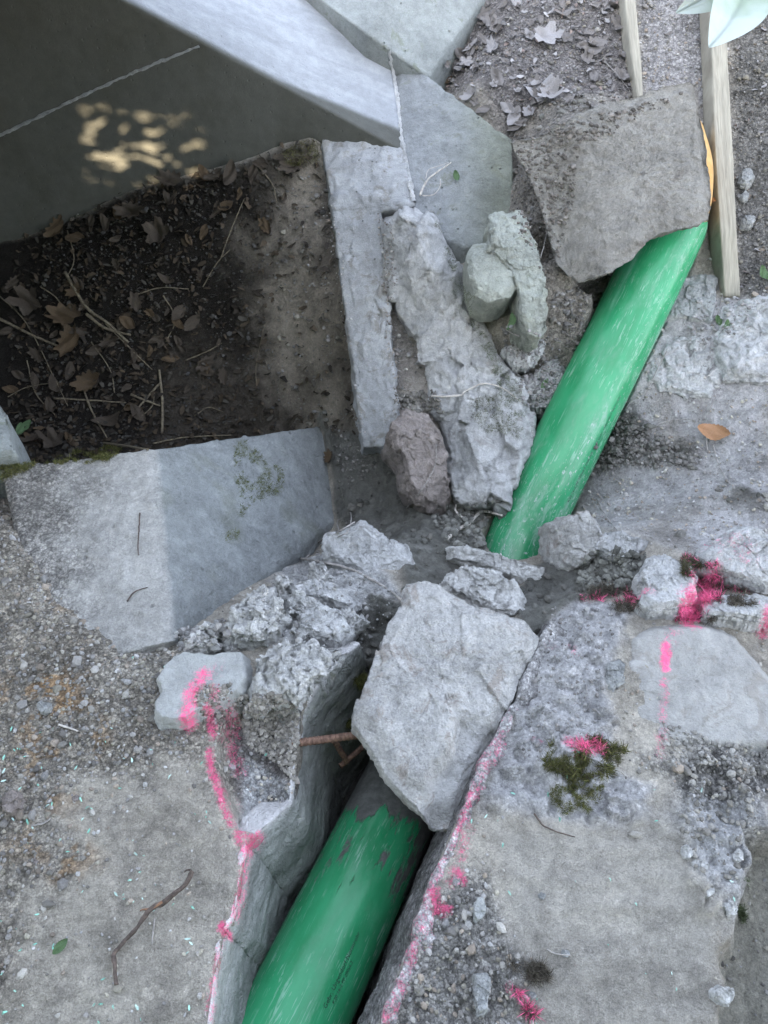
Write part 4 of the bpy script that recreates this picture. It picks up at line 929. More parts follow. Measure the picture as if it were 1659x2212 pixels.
pit_st = [([(145,590),(190,665),(235,700),(280,740)],.008,.006),([(190,680),(230,710),(285,725)],.007,.005),([(0,690),(60,720),(140,755)],.007,.005),([(150,500+0),(165,560),(150,600)],.003,.002),
 ([(290,640),(350,622),(410,625)],.003,.002),([(0,640),(60,700),(120,820),(150,880)],.003,.002),([(120,865),(200,868),(275,872)],.005,.003),([(175,820),(200,890),(235,950)],.005,.003),([(345,800),(352,870),(350,940)],.006,.006),
 ([(345,830),(310,870),(280,905)],.005,.004),([(285,855),(320,868),(345,878)],.006,.004),([(150,955),(230,962),(320,975)],.006,.004),([(60,780),(80,850),(120,900)],.003,.002),([(300,905),(330,880),(335,850)],.003,.002),
 ([(480,560),(500,500),(530,430)],.003,.002),([(440,620),(470,570),(500,540)],.0025,.002),([(555,830),(555,780),(575,700)],.0025,.0015),([(330,960),(400,948),(500,940)],.004,.003),([(230,700),(300,770),(330,800)],.003,.002),
 ([(400,780),(450,760),(480,740)],.003,.002),([(90,620),(130,650),(160,720)],.003,.002),([(20,860),(60,840),(110,830)],.0025,.0015),([(420,900),(450,880),(480,890)],.0025,.002),([(200,740),(240,800),(250,850)],.0025,.002),
 ([(355,640),(380,690),(360,740)],.003,.002),([(560,300+60),(590,400),(600,440)],.003,.002)]
STL = ['thickest pale stick slanting down the middle of the pit', 'short pale stick branching under the thickest stick', 'long stick entering the pit litter from the left frame edge', 'thin bent stick near the top of the leaf litter', 'thin nearly level stick right of the thickest stick',
 'long thin stem curving down from the left frame edge', 'level pale stick above the block edge', 'slanting stick crossing the level pale stick', 'thick upright stick standing by the block back edge', 'slanting stick left of the thick upright stick', 'short stick leading to the thick upright stick top',
 'long stick lying along the moss on the block edge', 'thin stem left of the slanting sticks', 'short stick touching the foot of the slanting stick', 'thin stem reaching up beside the bare pit soil', 'thin stem at the edge of the bare pit soil', 'thin upright twig on the brown pit soil', 'long stick lying along the block edge right of the moss',
 'thin stick continuing from the short pale branching stick', 'thin twig at the right rim of the litter', 'thin twig running down beside the thickest stick', 'thin twig near the left concrete corner', 'short twig behind the block ridge', 'thin twig between thickest stick and slanting sticks', 'thin bent twig right of the thickest stick', 'curved twig in the pit corner below the wall end']
for k, (pp, a, b) in enumerate(pit_st):
    stick('stick', STL[k], pp, a*.75, b*.75, 'twig_pit', 'dry sticks in the pit litter', lift=.010, cat='stick', seed=k)

# ------------------------------------------------------------------ leaves
def leaf_mesh(kind, seed):
    rng = random.Random(seed); n = 48; o = []
    for k in range(n):
        t = 2*math.pi*k/n
        if kind == 'oval': r = .5*(1-.42*abs(math.sin(t)))*(1+.03*math.sin(t*14)); x, y = .5*math.cos(t)*(1+.02*math.sin(t*14)), .27*math.sin(t)*(1-.38*math.cos(t)**2)*(1+.05*math.sin(t*23))
        elif kind == 'oak': r = .5*(1-.40*abs(math.sin(t)))*(1+.16*math.sin(t*9)); x, y = r*math.cos(t), r*math.sin(t)
        else: r = .5*(.58+.42*abs(math.cos(2.5*t)))*(1+.07*math.sin(t*17)); x, y = r*math.cos(t), r*math.sin(t)
        o.append((x, y))
    V = [(0, 0)]; rings = 7
    for j in range(1, rings+1): V += [(x*j/rings, y*j/rings) for x, y in o]
    cu = rng.uniform(.4, 1.3); tw = rng.uniform(-.8, .8); fold = rng.uniform(.15, .55); ph = rng.uniform(0, 6)
    W_ = []
    for x, y in V:
        z = cu*(x*x)*rng.choice([1, 1])+fold*abs(y)+tw*x*y+.05*math.sin(7*x+ph)*math.cos(8*y)+.035*math.sin(17*y+ph+5*x)
        W_.append((x, y, z))
    Fc = [[0, 1+k, 1+(k+1) % n] for k in range(n)]
    for j in range(rings-1):
        for k in range(n): a = 1+j*n; Fc.append([a+k, a+n+k, a+n+(k+1) % n, a+(k+1) % n])
    me = bpy.data.meshes.new('leaf'); me.from_pydata(W_, [], Fc); me.polygons.foreach_set('use_smooth', [True]*len(Fc)); return me
LM = {}
def leaf(name, label, px, py, size, kind, mat, seed, group=None, lift=.008, tiltr=.35, yaw=None, cat='leaf', ripple=False):
    key = (kind, mat, seed % 4)
    if key not in LM: me = leaf_mesh(kind, seed % 4+10*('oak' == kind)+20*('maple' == kind)); me.materials.append(M[mat]); LM[key] = me
    s = surf(px, py, lift)
    if s is None: return
    rr = random.Random(seed*7+1)
    n = Vector(s[1])*.8+Vector((0, -.2, .5)); n = n+Vector((rr.uniform(-1, 1), rr.uniform(-1, 1), 0))*tiltr; n.normalize()
    q = n.to_track_quat('Z', 'Y') @ Matrix.Rotation(rr.uniform(0, 6.28) if yaw is None else yaw, 3, 'Z').to_quaternion()
    o = bpy.data.objects.new(name, LM[key]); COL.objects.link(o); o.location = tuple(s[0]); o.rotation_mode = 'QUATERNION'; o.rotation_quaternion = q
    o.scale = (size, size*rr.uniform(.8, 1.05), size); return tag(o, label, cat, group)
leaf('dead_leaf', 'rust brown curled beech leaf on the dusty ground right of the pipe', 1543,938, .088, 'oval', 'leaf_rust', 4, lift=.014, tiltr=.05, yaw=.25)
leaf('dead_leaf', 'brown leaf scrap at the right corner of the footing block', 716,990, .055, 'oak', 'leaf_amber', 5, lift=.01)
leaf('dead_leaf', 'large dusty maple leaf lying flat above the culvert slab', 1165,205, .10, 'maple', 'leaf_dusty', 6, lift=.01, tiltr=.05)
leaf('dead_leaf', 'pale maple leaf right of the large dusty maple leaf', 1190,215, .085, 'maple', 'leaf_dusty', 7, lift=.013, tiltr=.1)
leaf('dead_leaf', 'upper lilac maple leaf near the top edge', 1180,90, .10, 'maple', 'leaf_dusty', 9, lift=.012, tiltr=.15)
leaf('dead_leaf', 'oval pale leaf left above the culvert slab', 1113,258, .07, 'oval', 'leaf_dusty', 11, lift=.01, tiltr=.1, yaw=1.4)
leaf('dead_leaf', 'red brown leaf at the wing wall top', 973,178, .05, 'oval', 'leaf_amber', 12, lift=.01)
leaf('dead_leaf', 'orange brown leaf by the orange sleeve', 1548,432, .03, 'oval', 'leaf_rust', 13, lift=.01)
rr = random.Random(3)
def inpoly(x, y, P): return bool(poly_sdf(np.array([float(x)]), np.array([float(y)]), np.array(P, float))[0] < 0)
big = [(150,690,.13,'oak','leaf_amber'),(70,655,.12,'maple','leaf_brown'),(160,740,.12,'oak','leaf_amber'),(195,830,.10,'oak','leaf_amber'),(245,915,.11,'oval','leaf_brown'),(120,965,.10,'maple','leaf_brown'),(350,510,.10,'maple','leaf_brown'),(170,520,.08,'oval','leaf_amber'),
       (235,490,.07,'oval','leaf_brown'),(290,465,.11,'oak','leaf_brown'),(285,700,.07,'oval','leaf_amber'),(375,395,.09,'oak','leaf_brown'),(500,385,.09,'oval','leaf_brown'),(635,360,.09,'oak','leaf_brown'),(130,500,.09,'oak','leaf_amber'),(75,960,.08,'oak','leaf_brown')]
BIGL = ['large amber lobed leaf below the thick pale pit stick', 'big brown maple leaf left of the thick pale pit stick', 'large amber lobed leaf under the amber leaf by the crossed sticks', 'torn amber leaf beside the upright crossed sticks',
 'smooth oval leaf lying near the block back edge between sticks', 'brown maple leaf just above the moss on the block edge', 'crumpled brown maple leaf close under the sun flecked wall', 'amber oval leaf at the upper left wall foot', 'brown oval leaf right of the amber oval leaf at the wall foot',
 'wide brown lobed leaf tucked against the wall foot below the sun flecks', 'small amber oval leaf right of the paired pale sticks', 'brown lobed leaf at the wall foot right of the sun flecks', 'brown oval leaf at the middle of the wall foot', 'brown lobed leaf in the pit corner next to the ledge',
 'amber lobed leaf near the left end of the wall foot', 'brown lobed leaf beside the green weed at the concrete corner']
for k, (x, y, s_, kd, mt) in enumerate(big):
    leaf('dead_leaf', BIGL[k], x, y, s_, kd, mt, 30+k, 'large leaves in the pit litter', lift=.016, tiltr=.15)
PITP = [(0,560),(300,430),(640,310),(690,330),(600,500),(470,560),(450,650),(520,760),(430,900),(330,945),(60,975),(50,900),(0,870)]
k = 0
while k < 80:
    x, y = rr.uniform(0, 700), rr.uniform(310, 975)
    if inpoly(x, y, PITP):
        leaf('dead_leaf', 'small withered brown leaf among the litter of the pit', x, y, rr.uniform(.03, .075), rr.choice(['oval', 'oval', 'oval', 'oak']), rr.choice(['leaf_brown', 'leaf_brown', 'leaf_brown', 'leaf_amber']), 60+k, 'small leaves in the pit litter', lift=.010, tiltr=.5); k += 1
LITP = [(950,150),(1060,0),(1340,0),(1350,120),(1370,205),(1130,280),(1080,280),(1020,220)]
k = 0
while k < 75:
    x, y = rr.uniform(940, 1380), rr.uniform(0, 285)
    if inpoly(x, y, LITP):
        leaf('dead_leaf', 'dusty grey leaf in the leaf litter between pier and thin board', x, y, rr.uniform(.025, .07), rr.choice(['oval', 'oval', 'oak', 'maple']), rr.choice(['leaf_dusty', 'leaf_dim', 'leaf_dim']), 200+k, 'dusty leaves above the culvert slab', lift=.008, tiltr=.5); k += 1
k = 0
while k < 22:
    x, y = rr.uniform(1400, 1655), rr.uniform(0, 640)
    if x > 1600 or (x < 1520 and y < 180):
        leaf('dead_leaf', 'crumpled grey leaf on the soil beside the long wooden board', x, y, rr.uniform(.02, .05), 'oval', rr.choice(['leaf_dusty', 'leaf_dim']), 400+k, 'leaves beside the long board', lift=.006, tiltr=.5)
    k += 1
for k, (x, y, s_) in enumerate([(985,385,.035),(1250,690,.0),(1115,695,.05),(1180,835,.035),(1650,597,.05),(1560,690,.035),(1575,705,.03),(60,925,.05),(45,935,.05),(135,2045,.03)]):
    if s_: leaf('green_leaf', ['small green leaf on the pale forked root','','green sprout under the tall green tinted rock','small green leaf left of the upper pipe','grey green leaf at the right edge by the board','green leaf on the rock shelf','smaller green leaf under the rock shelf leaf','green weed leaf beside the left concrete corner','second green weed leaf at the left concrete corner','small green leaf on the lower left gravel'][k], x, y, s_, 'oval', 'leaf_green', 500+k, lift=.012, tiltr=.3)

# sprig in front of the scene at the top right
SPR = bpy.data.objects.new('shrub_sprig', None); COL.objects.link(SPR); SPR.location = tuple(D(1640,-60,1.0)); tag(SPR, 'two smooth pale green leaves hanging in at the top right corner', 'sprig')
def big_leaf(nm, base, tip, width, d0, d1, bend):
    b = D(*base, d0); t = D(*tip, d1); ax_ = t-b; L = np.linalg.norm(ax_); ax_ /= L; n = CAM-b; n = n-ax_*(n@ax_); n /= np.linalg.norm(n); s = np.cross(n, ax_)
    n1_, n2_ = 36, 15; V = []
    for i in range(n1_):
        u = i/(n1_-1); w = width*(math.sin(math.pi*u**.72))**.85
        for j in range(n2_):
            v = j/(n2_-1)*2-1; V.append(b+ax_*L*u+s*(w*v+bend*.02*math.sin(3*u))+n*(.012*abs(v)*w/.03+bend*.05*u*u-.0015*math.cos(v*20)*(abs(v) < .2)))
    return new_obj(nm, np.array(V), grid_faces(n1_, n2_), M['leaf_pale'], SPR)
big_leaf('leaf', (1625,-50), (1518,122), .036, 1.0, .98, .3)
big_leaf('leaf', (1600,-60), (1447,34), .021, 1.02, 1.0, .2)
P = catmull([D(1700,-160,1.0), D(1650,-90,1.0), D(1625,-50,1.0)], 8); smalltube('stem', P, .0015, M['leaf_green'], SPR, 8)
P = catmull([D(1650,-90,1.0), D(1600,-60,1.02)], 8); smalltube('stem', P, .001, M['leaf_green'], SPR, 8)

# ------------------------------------------------------------------ gravel (vertical scatter over the ground)
def ico():
    t = (1+5**.5)/2; v = np.array([(-1,t,0),(1,t,0),(-1,-t,0),(1,-t,0),(0,-1,t),(0,1,t),(0,-1,-t),(0,1,-t),(t,0,-1),(t,0,1),(-t,0,-1),(-t,0,1)], float); v /= np.linalg.norm(v[0])
    f = np.array([(0,11,5),(0,5,1),(0,1,7),(0,7,10),(0,10,11),(1,5,9),(5,11,4),(11,10,2),(10,7,6),(7,1,8),(3,9,4),(3,4,2),(3,2,6),(3,6,8),(3,8,9),(4,9,5),(2,4,11),(6,2,10),(8,6,7),(9,8,1)]); return v, f
IV, IF = ico()
def pebbles(name, label, pos, size, colr, seed):
    rng = np.random.default_rng(seed); n = len(pos); q = rng.normal(size=(n, 4)); q /= np.linalg.norm(q, axis=1, keepdims=True)
    w, x, y, z = q.T
    Rm = np.stack([1-2*(y*y+z*z), 2*(x*y-z*w), 2*(x*z+y*w), 2*(x*y+z*w), 1-2*(x*x+z*z), 2*(y*z-x*w), 2*(x*z-y*w), 2*(y*z+x*w), 1-2*(x*x+y*y)], -1).reshape(n, 3, 3)
    V = IV[None]*(1+rng.uniform(-.22, .22, (n, 12, 1)))*rng.uniform(.55, 1.15, (n, 1, 3)); V = np.einsum('nij,nkj->nki', Rm, V)*size[:, None, None]; V[:, :, 2] *= .75
    V = V+pos[:, None]
    Fc = (IF[None]+12*np.arange(n)[:, None, None]).reshape(-1, 3); C = np.repeat(colr, 12, axis=0); V = V.reshape(-1, 3)
    return tag(new_obj(name, V, Fc, M['pebble'], None, False, {'Col': C, 'Paint': paint(V)*.9}), label, None, None, 'stuff')
def scatter(n, density, seed, smin, smax, palette, name, label, pw=2.2, bounds=(-1.2, 1.3, .15, 2.9)):
    rng = np.random.default_rng(seed); x = rng.uniform(bounds[0], bounds[1], n); y = rng.uniform(bounds[2], bounds[3], n)
    i = np.clip(np.searchsorted(gx, x), 0, len(gx)-1); j = np.clip(np.searchsorted(gy, y), 0, len(gy)-1)
    k = rng.uniform(size=n) < density.reshape(shp)[j, i]; x, y, i, j = x[k], y[k], i[k], j[k]; z = GZ[j, i]
    s = smin+(smax-smin)*rng.uniform(size=len(x))**pw; pal = np.array(palette); c = pal[rng.integers(0, len(pal), len(x))]*rng.uniform(.6, 1.15, (len(x), 1))
    g_ = col.reshape(*shp, 3)[j, i]; lum = np.clip(g_.mean(1, keepdims=True)/.30, .25, 1.4); c = c*lum
    return pebbles(name, label, np.c_[x, y, z+s*.25], s, c, seed)
vis = (1-smooth(0, -.01, inT))
gen = np.clip(.12+.9*r_gravel+.9*r_rgrav+.35*r_pit+.5*r_soil+.4*r_litter+.35*r_lane+.5*r_farr+.3*r_coverd+.2*r_dusty+.5*r_dclod-.12*r_flat-.15*r_mort-.15*r_mort2-.16*r_rubble-.6*r_clay-.1*r_hollow, 0, 1)*vis
PAL = [(.30, .29, .28), (.24, .23, .21), (.36, .345, .32), (.20, .19, .18), (.37, .365, .36), (.29, .25, .21), (.33, .31, .26)]
scatter(70000, gen, 5, .0022, .0062, PAL, 'gravel', 'fine grey gravel and grit scattered over the ground')
scatter(5200, gen*.9, 6, .005, .0125, PAL, 'pebbles', 'small loose pebbles scattered over the ground', 3.)
scatter(16000, np.clip(r_dclod+r_clod2+.30*r_clay+.25*r_coverd, 0, 1)*vis, 8, .004, .015, [(.22, .215, .195), (.26, .25, .225), (.17, .17, .155)], 'soil_crumbs', 'dark soil crumbs beside the upper pipe', 2.)
lit = np.clip(r_pit*(1-.8*r_pitedge), 0, 1)

PILES = [ # polygon, count, min, max, tone
 ([(1110,300),(1380,225),(1480,200),(1250,330),(1230,480),(1180,620),(1115,480)], 1100, .002, .009, [(.16,.145,.13),(.20,.185,.17),(.12,.11,.10)]),
 ([(1250,620),(1345,575),(1340,640),(1290,740),(1230,760),(1190,640)], 350, .003, .011, [(.17,.16,.15),(.24,.235,.23)]),
 ([(510,1500),(600,1500),(645,1530),(640,1690),(600,1650),(540,1610),(510,1560)], 1500, .002, .0075, [(.30,.28,.25),(.24,.225,.20),(.36,.34,.31)]),
 ([(560,1260),(700,1190),(860,1290),(790,1400),(700,1400),(560,1400)], 260, .002, .008, [(.42,.42,.42),(.36,.355,.35),(.30,.295,.28)]),
 ([(370,1370),(480,1340),(500,1400),(390,1412)], 260, .003, .011, [(.40,.40,.39),(.33,.32,.31)]),
 ([(715,920),(780,960),(820,1000),(760,1050),(728,1000)], 160, .002, .007, [(.24,.23,.22),(.20,.19,.18)]),
 ([(850,860),(935,840),(960,900),(900,890)], 260, .003, .012, [(.15,.145,.13),(.20,.19,.175)]),
 ([(930,1100),(1080,1080),(1040,1180),(960,1170)], 420, .003, .014, [(.15,.15,.135),(.20,.20,.185)]),
 ([(1080,700),(1230,740),(1210,860),(1150,900),(1110,820)], 600, .002, .010, [(.30,.29,.29),(.22,.21,.20),(.36,.355,.36)]),
 ([(1280,900),(1420,930),(1500,1000),(1290,1010)], 700, .003, .012, [(.20,.19,.18),(.15,.145,.135)]),
 ([(1250,1200),(1400,1190),(1370,1260),(1250,1280)], 300, .003, .013, [(.15,.15,.135),(.19,.19,.17)]),
 ([(1200,1300),(1330,1320),(1320,1450),(1280,1620),(1120,1640),(1120,1520)], 260, .002, .007, [(.30,.295,.29),(.24,.23,.22)]),
 ([(1440,1690),(1600,1620),(1650,1700),(1590,1900),(1500,1900)], 200, .002, .009, [(.30,.29,.27),(.24,.23,.21)]),
 ([(690,400),(720,400),(790,940),(765,940),(735,650)], 260, .0015, .005, [(.45,.44,.43),(.33,.31,.29)]),
 ([(815,460),(845,480),(860,700),(880,880),(850,900),(830,640)], 420, .002, .007, [(.26,.24,.22),(.33,.32,.31)]),
 ([(1430,1560),(1640,1620),(1650,1660),(1440,1650)], 300, .002, .007, [(.36,.35,.33),(.30,.29,.27)]),
 ([(1500,640),(1650,640),(1600,720),(1480,760)], 180, .002, .009, [(.36,.355,.36),(.28,.27,.26)]),
 ([(420,1485),(500,1470),(520,1530),(440,1570)], 420, .002, .007, [(.30,.28,.25),(.22,.205,.18)])]
def pile(k, poly, n, a, b, pal):
    rr_ = random.Random(900+k); xs = [p[0] for p in poly]; ys = [p[1] for p in poly]; pos = []; P_ = np.array(poly, float)
    xx = np.array([rr_.uniform(min(xs), max(xs)) for _ in range(n*3)]); yy = np.array([rr_.uniform(min(ys), max(ys)) for _ in range(n*3)])
    sd_ = poly_sdf(xx, yy, P_)+12*fbm(np.c_[xx, yy, xx*0], 50., 3, k)
    for x, y in list(zip(xx[sd_ < 0], yy[sd_ < 0]))[:n]:
        q = surf(x, y, 0.)
        if q is not None and q[1][2] > .25 and not q[2].startswith(('pipe', 'leaf')): pos.append(q[0])
    pos = np.array(pos); rng = np.random.default_rng(k); m_ = len(pos); sz = a+(b-a)*rng.uniform(size=m_)**2.4; pl = np.array(pal)
    pos[:, 2] += sz*.2
    return pos, sz, pl[rng.integers(0, len(pl), m_)]*rng.uniform(.6, 1.35, (m_, 1))
bpy.context.view_layer.update(); DG = bpy.context.evaluated_depsgraph_get()
_p = [pile(k, *q) for k, q in enumerate(PILES)]
pebbles('rubble_crumbs', 'loose crumbs and grit heaped between the stones', np.concatenate([q[0] for q in _p]), np.concatenate([q[1] for q in _p]), np.concatenate([q[2] for q in _p]), 99)

# leaf crumbs and needles: litter nobody could count
def slivers(name, label, n, density, seed, L0_, L1_, wr, palette, m, h=.006, curl=.4, pos=None):
    rng = np.random.default_rng(seed)
    if pos is None:
        x = rng.uniform(-1.3, 1.3, n); y = rng.uniform(.15, 2.95, n)
        i = np.clip(np.searchsorted(gx, x), 0, len(gx)-1); j = np.clip(np.searchsorted(gy, y), 0, len(gy)-1)
        k = rng.uniform(size=n) < density.reshape(shp)[j, i]; x, y, i, j = x[k], y[k], i[k], j[k]; pos = np.c_[x, y, GZ[j, i]+.002]
    n = len(pos); a = rng.uniform(0, 6.28, n); L_ = rng.uniform(L0_, L1_, n); d1 = np.c_[np.cos(a), np.sin(a), rng.uniform(-.3, .5, n)*curl]; d2 = np.c_[-np.sin(a), np.cos(a), rng.uniform(-.6, .6, n)]
    V = []
    for t in (-1, 0, 1):
        w = (1 if t == 0 else .45)
        up = np.c_[np.zeros(n), np.zeros(n), rng.uniform(0, h, n)+(1-t*t)*h*rng.uniform(-.4, .6, n)]
        for s in (-1, 1): V.append(pos+d1*(L_*t*.5)[:, None]+d2*(L_*wr*.5*w*s)[:, None]+up)
    V = np.stack(V, 1).reshape(-1, 3); b = 6*np.arange(n)[:, None]
    Fc = np.concatenate([b+np.array([0, 1, 3, 2]), b+np.array([2, 3, 5, 4])]); pal = np.array(palette)
    C = np.repeat(pal[rng.integers(0, len(pal), n)]*rng.uniform(.7, 1.3, (n, 1)), 6, axis=0)
    return tag(new_obj(name, V, Fc, M[m], None, False, {'Col': C}), label, None, None, 'stuff')
slivers('leaf_litter', 'crumbled brown leaf litter covering the pit floor', 26000, lit*.95, 15, .008, .032, .5, [(.042, .032, .022), (.03, .024, .018), (.06, .046, .032), (.055, .05, .042), (.025, .021, .017)], 'blades', .012, .8)  # litter tones lowered along with the painted pit shade
slivers('leaf_crumbs', 'dusty leaf crumbs above the culvert slab', 9000, np.clip(r_litter*.9+r_farr*.2, 0, 1), 16, .008, .026, .5, [(.22, .21, .21), (.16, .145, .14), (.30, .29, .29), (.24, .19, .17)], 'blades', .008, .6)
shd = np.clip(reg([(-100,1560),(250,1540),(480,1620),(520,1850),(440,2100),(300,2300),(0,2100),(-100,1700)], .15, .15)*.28+.12*reg([(1090,1700),(1560,1700),(1560,2212),(1050,2212)], .1, .1), 0, 1)*vis
slivers('plastic_shavings', 'tiny turquoise plastic shavings sprinkled on the ground', 9000, shd*smooth(-.3, .3, fbm(P3, .10, 3, 91))*2.2, 17, .003, .010, .4, [(.30, .56, .47), (.18, .46, .36), (.45, .62, .56), (.24, .52, .42)], 'shaving', .005, .6)

# ------------------------------------------------------------------ moss
def moss(name, label, poly, n, palette, seed, length=.010, w=.0012, pinkp=0., nblade=5):
    rr_ = random.Random(seed); pos = []; nr = []; xs = [p[0] for p in poly]; ys = [p[1] for p in poly]; tries = 0
    while len(pos) < n and tries < n*8:
        tries += 1; x, y = rr_.uniform(min(xs), max(xs)), rr_.uniform(min(ys), max(ys))
        P_ = np.array([[x, y, 0.]]); jit = 14*float(fbm(P_, 40., 3, seed)[0]);
        if poly_sdf(np.array([x]), np.array([y]), np.array(poly, float))[0] > jit*1.6-4 or fbm(P_, 16., 3, seed+9)[0] < -.12: continue
        s = surf(x, y, 0.)
        if s is None: continue
        pos.append(s[0]); nr.append(s[1])
    pos = np.array(pos); nr = np.array(nr); rng = np.random.default_rng(seed)
    pos = np.repeat(pos, nblade, 0); nr = np.repeat(nr, nblade, 0); m_ = len(pos)
    if m_ == 0: return
    pos = pos+rng.normal(size=(m_, 3))*.0025
    dr = nr*rng.uniform(.3, 1., (m_, 1))+rng.normal(size=(m_, 3))*.6; dr /= np.linalg.norm(dr, axis=1, keepdims=True)
    sd_ = np.cross(dr, rng.normal(size=(m_, 3))); sd_ /= np.linalg.norm(sd_, axis=1, keepdims=True)
    L_ = rng.uniform(.5, 1.2, (m_, 1))*length; bend = rng.normal(size=(m_, 3))*L_*.35
    V = np.stack([pos-sd_*w*.5, pos+sd_*w*.5, pos+dr*L_*.55+sd_*w*.4+bend*.4, pos+dr*L_*.55-sd_*w*.4+bend*.4, pos+dr*L_+bend+sd_*w*.08, pos+dr*L_+bend-sd_*w*.08], 1).reshape(-1, 3)
    b = 6*np.arange(m_)[:, None]; Fc = np.concatenate([b+np.array([0, 1, 2, 3]), b+np.array([3, 2, 4, 5])])
    pal = np.array(palette); C = pal[rng.integers(0, len(pal), m_)]*rng.uniform(.6, 1.3, (m_, 1))
    pt = paint(pos)*1.1; hit = rng.uniform(size=m_) < np.clip(pt-.05, 0, .95)
    C[hit] = np.array(PINK)*rng.uniform(.9, 1.05, (hit.sum(), 1))+np.array([0, .04, .06])
    return tag(new_obj(name, V, Fc, M['blades'], None, False, {'Col': np.repeat(C, 6, 0)}), label, None, None, 'stuff')
GR = [(.10, .11, .035), (.14, .14, .05), (.07, .08, .03), (.18, .17, .07)]
DK = [(.085, .075, .06), (.12, .105, .085), (.16, .145, .12)]
moss('moss', 'green moss patch on the mortar right of the trench', [(1165,1630),(1215,1600),(1290,1590),(1350,1620),(1340,1660),(1270,1700),(1210,1690),(1150,1650)], 1300, GR+DK[:1], 1, .011)
moss('moss', 'thin moss spread below the green moss patch', [(1190,1700),(1320,1690),(1300,1760),(1220,1760)], 350, GR, 2, .008)
moss('moss', 'dark moss on the pink dusted boulder', [(1475,1215),(1520,1195),(1560,1200),(1550,1240),(1500,1245)], 700, DK+GR[:1], 3, .011)
moss('moss', 'bright pink sprayed moss beside the flat pale stone', [(1490,1265),(1530,1235),(1565,1225),(1560,1275),(1530,1305),(1485,1300)], 700, DK, 4, .012)
moss('moss', 'dark dry moss and roots strip above the mortar', [(1250,1285),(1290,1262),(1380,1270),(1390,1300),(1350,1325),(1280,1300)], 700, DK, 5, .012)
moss('moss', 'pink and black moss in the joint above the striped boulder', [(1440,1345),(1480,1310),(1530,1318),(1560,1345)], 500, DK, 6, .012)
moss('moss', 'grey moss on the ground right of the pink moss', [(1545,1290),(1600,1260),(1640,1310),(1580,1325)], 400, DK, 7, .008)
moss('moss', 'olive moss streak down the footing block side', [(505,960),(545,945),(575,1000),(612,1010),(600,1060),(545,1090),(520,1170),(490,1170),(510,1080)], 520, [(.13, .15, .05), (.17, .18, .08), (.10, .12, .04)], 8, .008)
moss('moss', 'moss row along the back edge of the footing block', [(80,1000),(130,985),(230,968),(300,960),(230,990),(160,1008),(100,1010)], 900, GR, 9, .010)
moss('moss', 'green moss at the left frame edge beside the concrete corner', [(0,1000),(60,992),(90,1005),(40,1030),(0,1035)], 400, GR, 10, .010)
moss('moss', 'moss under the rising end of the ledge at the wall', [(600,330),(680,300),(695,350),(650,370)], 350, GR+DK, 11, .010)
moss('moss', 'moss tuft on the left corner of the big slab', [(765,1465),(790,1455),(790,1520),(770,1500)], 260, GR, 12, .012)
moss('moss', 'moss tuft under the left corner of the big slab', [(742,1545),(765,1540),(762,1575),(745,1570)], 160, GR, 13, .012)
moss('moss', 'lichen and moss band down the long rock face', [(935,480),(960,500),(1000,590),(1060,740),(1110,820),(1140,900),(1100,900),(1040,760),(980,620)], 900, [(.20, .23, .16), (.14, .16, .09), (.28, .30, .25)], 14, .006)
moss('moss', 'dark moss over the lower long rock face', [(1000,860),(1080,850),(1130,900),(1120,950),(1040,930)], 450, [(.15, .16, .10), (.22, .23, .17)], 15, .006)
moss('moss', 'small moss dots on the concrete ledge', [(780,595),(810,600),(805,625),(785,620)], 90, GR, 16, .006)
moss('moss', 'tiny moss cushion on the pit soil', [(688,865),(710,862),(708,885),(692,886)], 90, GR, 17, .008)
moss('moss', 'pink painted fine roots on the lower gravel', [(1090,2120),(1130,2135),(1165,2180),(1150,2195),(1110,2160)], 160, DK, 18, .014)
moss('dry_roots', 'dark fine root tuft above the lower gravel', [(1090,2070),(1150,2085),(1190,2110),(1150,2120),(1100,2100)], 220, DK, 19, .014)
moss('moss', 'green growth in the hollow right of the broken rim', [(1600,1880),(1620,1900),(1600,2080),(1585,2040)], 300, [(.09, .11, .06)], 20, .008)

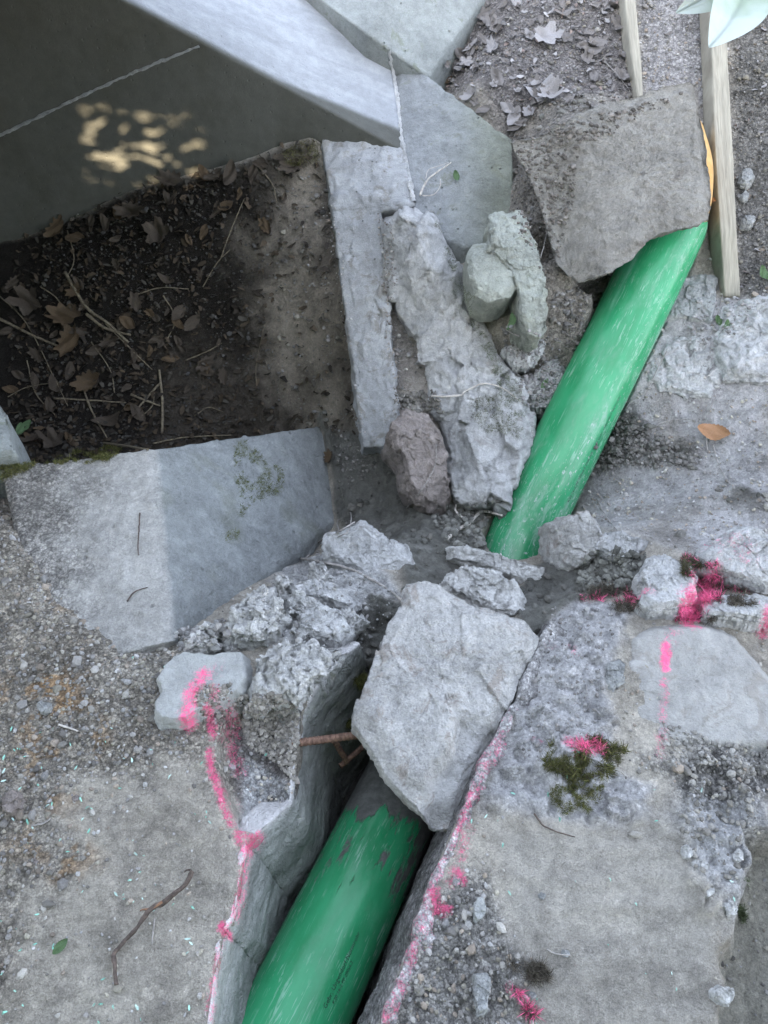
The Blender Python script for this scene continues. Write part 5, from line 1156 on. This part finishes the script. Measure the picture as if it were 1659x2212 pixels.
# ------------------------------------------------------------------ unseen tree added behind the camera to block the sun except one shaped gap
TREE = bpy.data.objects.new('shade_tree', None); COL.objects.link(TREE); TREE.location = (-3.2, -4.6, 0)
tag(TREE, 'leafy tree standing behind the camera shading the trench', 'tree')
spot = Yp(305,325,2.5); ce = np.array([0., 1.4, 0.])
sdv = SUN_DIR; e1 = np.cross(sdv, (0, 0, 1)); e1 /= np.linalg.norm(e1); e2 = np.cross(e1, sdv)
rng = np.random.default_rng(5); Vl = []; s_ = .17
hc = np.array([(spot-ce)@e1, (spot-ce)@e2])
def addleaf(c, r, th, asp=.62):
    a = e1*math.cos(th)+e2*math.sin(th); b = -e1*math.sin(th)+e2*math.cos(th); tl = sdv*rng.uniform(-.4, .4)
    Vl.append(np.array([c-a*r, c-b*r*asp, c+a*r+tl*r, c+b*r*asp]))
dist = 4.3
for i in np.arange(-3.6, 3.6, s_):
    for j in np.arange(-2.4, 2.9, s_):
        for rep in range(3):
            p = np.array([i, j])+rng.uniform(-.02, .02, 2)
            if max(abs(p[0]-hc[0])/.36, abs(p[1]-hc[1])/.27) < 1: continue
            addleaf(ce+e1*p[0]+e2*p[1]+sdv*(dist+rng.uniform(-.35, .35)), .235, rng.choice([.0, 1.57])+rng.uniform(-.25, .25))
for k in range(1300):
    p = hc+np.array([rng.uniform(-.48, .48), rng.uniform(-.38, .38)])
    da, db = abs((p[0]-hc[0])+.35*(p[1]-hc[1])), abs(p[1]-hc[1]); r_l = rng.uniform(.06, .10)
    inner = da < .17 and db < .095
    if inner:
        if rng.uniform() < .52: continue
        addleaf(ce+e1*p[0]+e2*p[1]+sdv*(2.4+rng.uniform(-.2, .2)), rng.uniform(.035, .085), rng.uniform(-.55, .15), .28)
    elif da > .17+r_l*.6 or db > .095+r_l*.6:
        addleaf(ce+e1*p[0]+e2*p[1]+sdv*(dist+rng.uniform(-.2, .2)), r_l, rng.uniform(0, 3))
V = np.concatenate(Vl); Fc = np.arange(len(V)).reshape(-1, 4)
new_obj('crown', V, Fc, M['crown'], TREE, False)
tp = catmull([(-3.2, -4.6, -.3), (-3.1, -4.5, .8), (-2.6, -4.1, 1.8), (-1.6, -3.4, 2.7)], 10)
smalltube('trunk', tp, np.linspace(.16, .06, len(tp)), M['bark'], TREE, 16, .01)
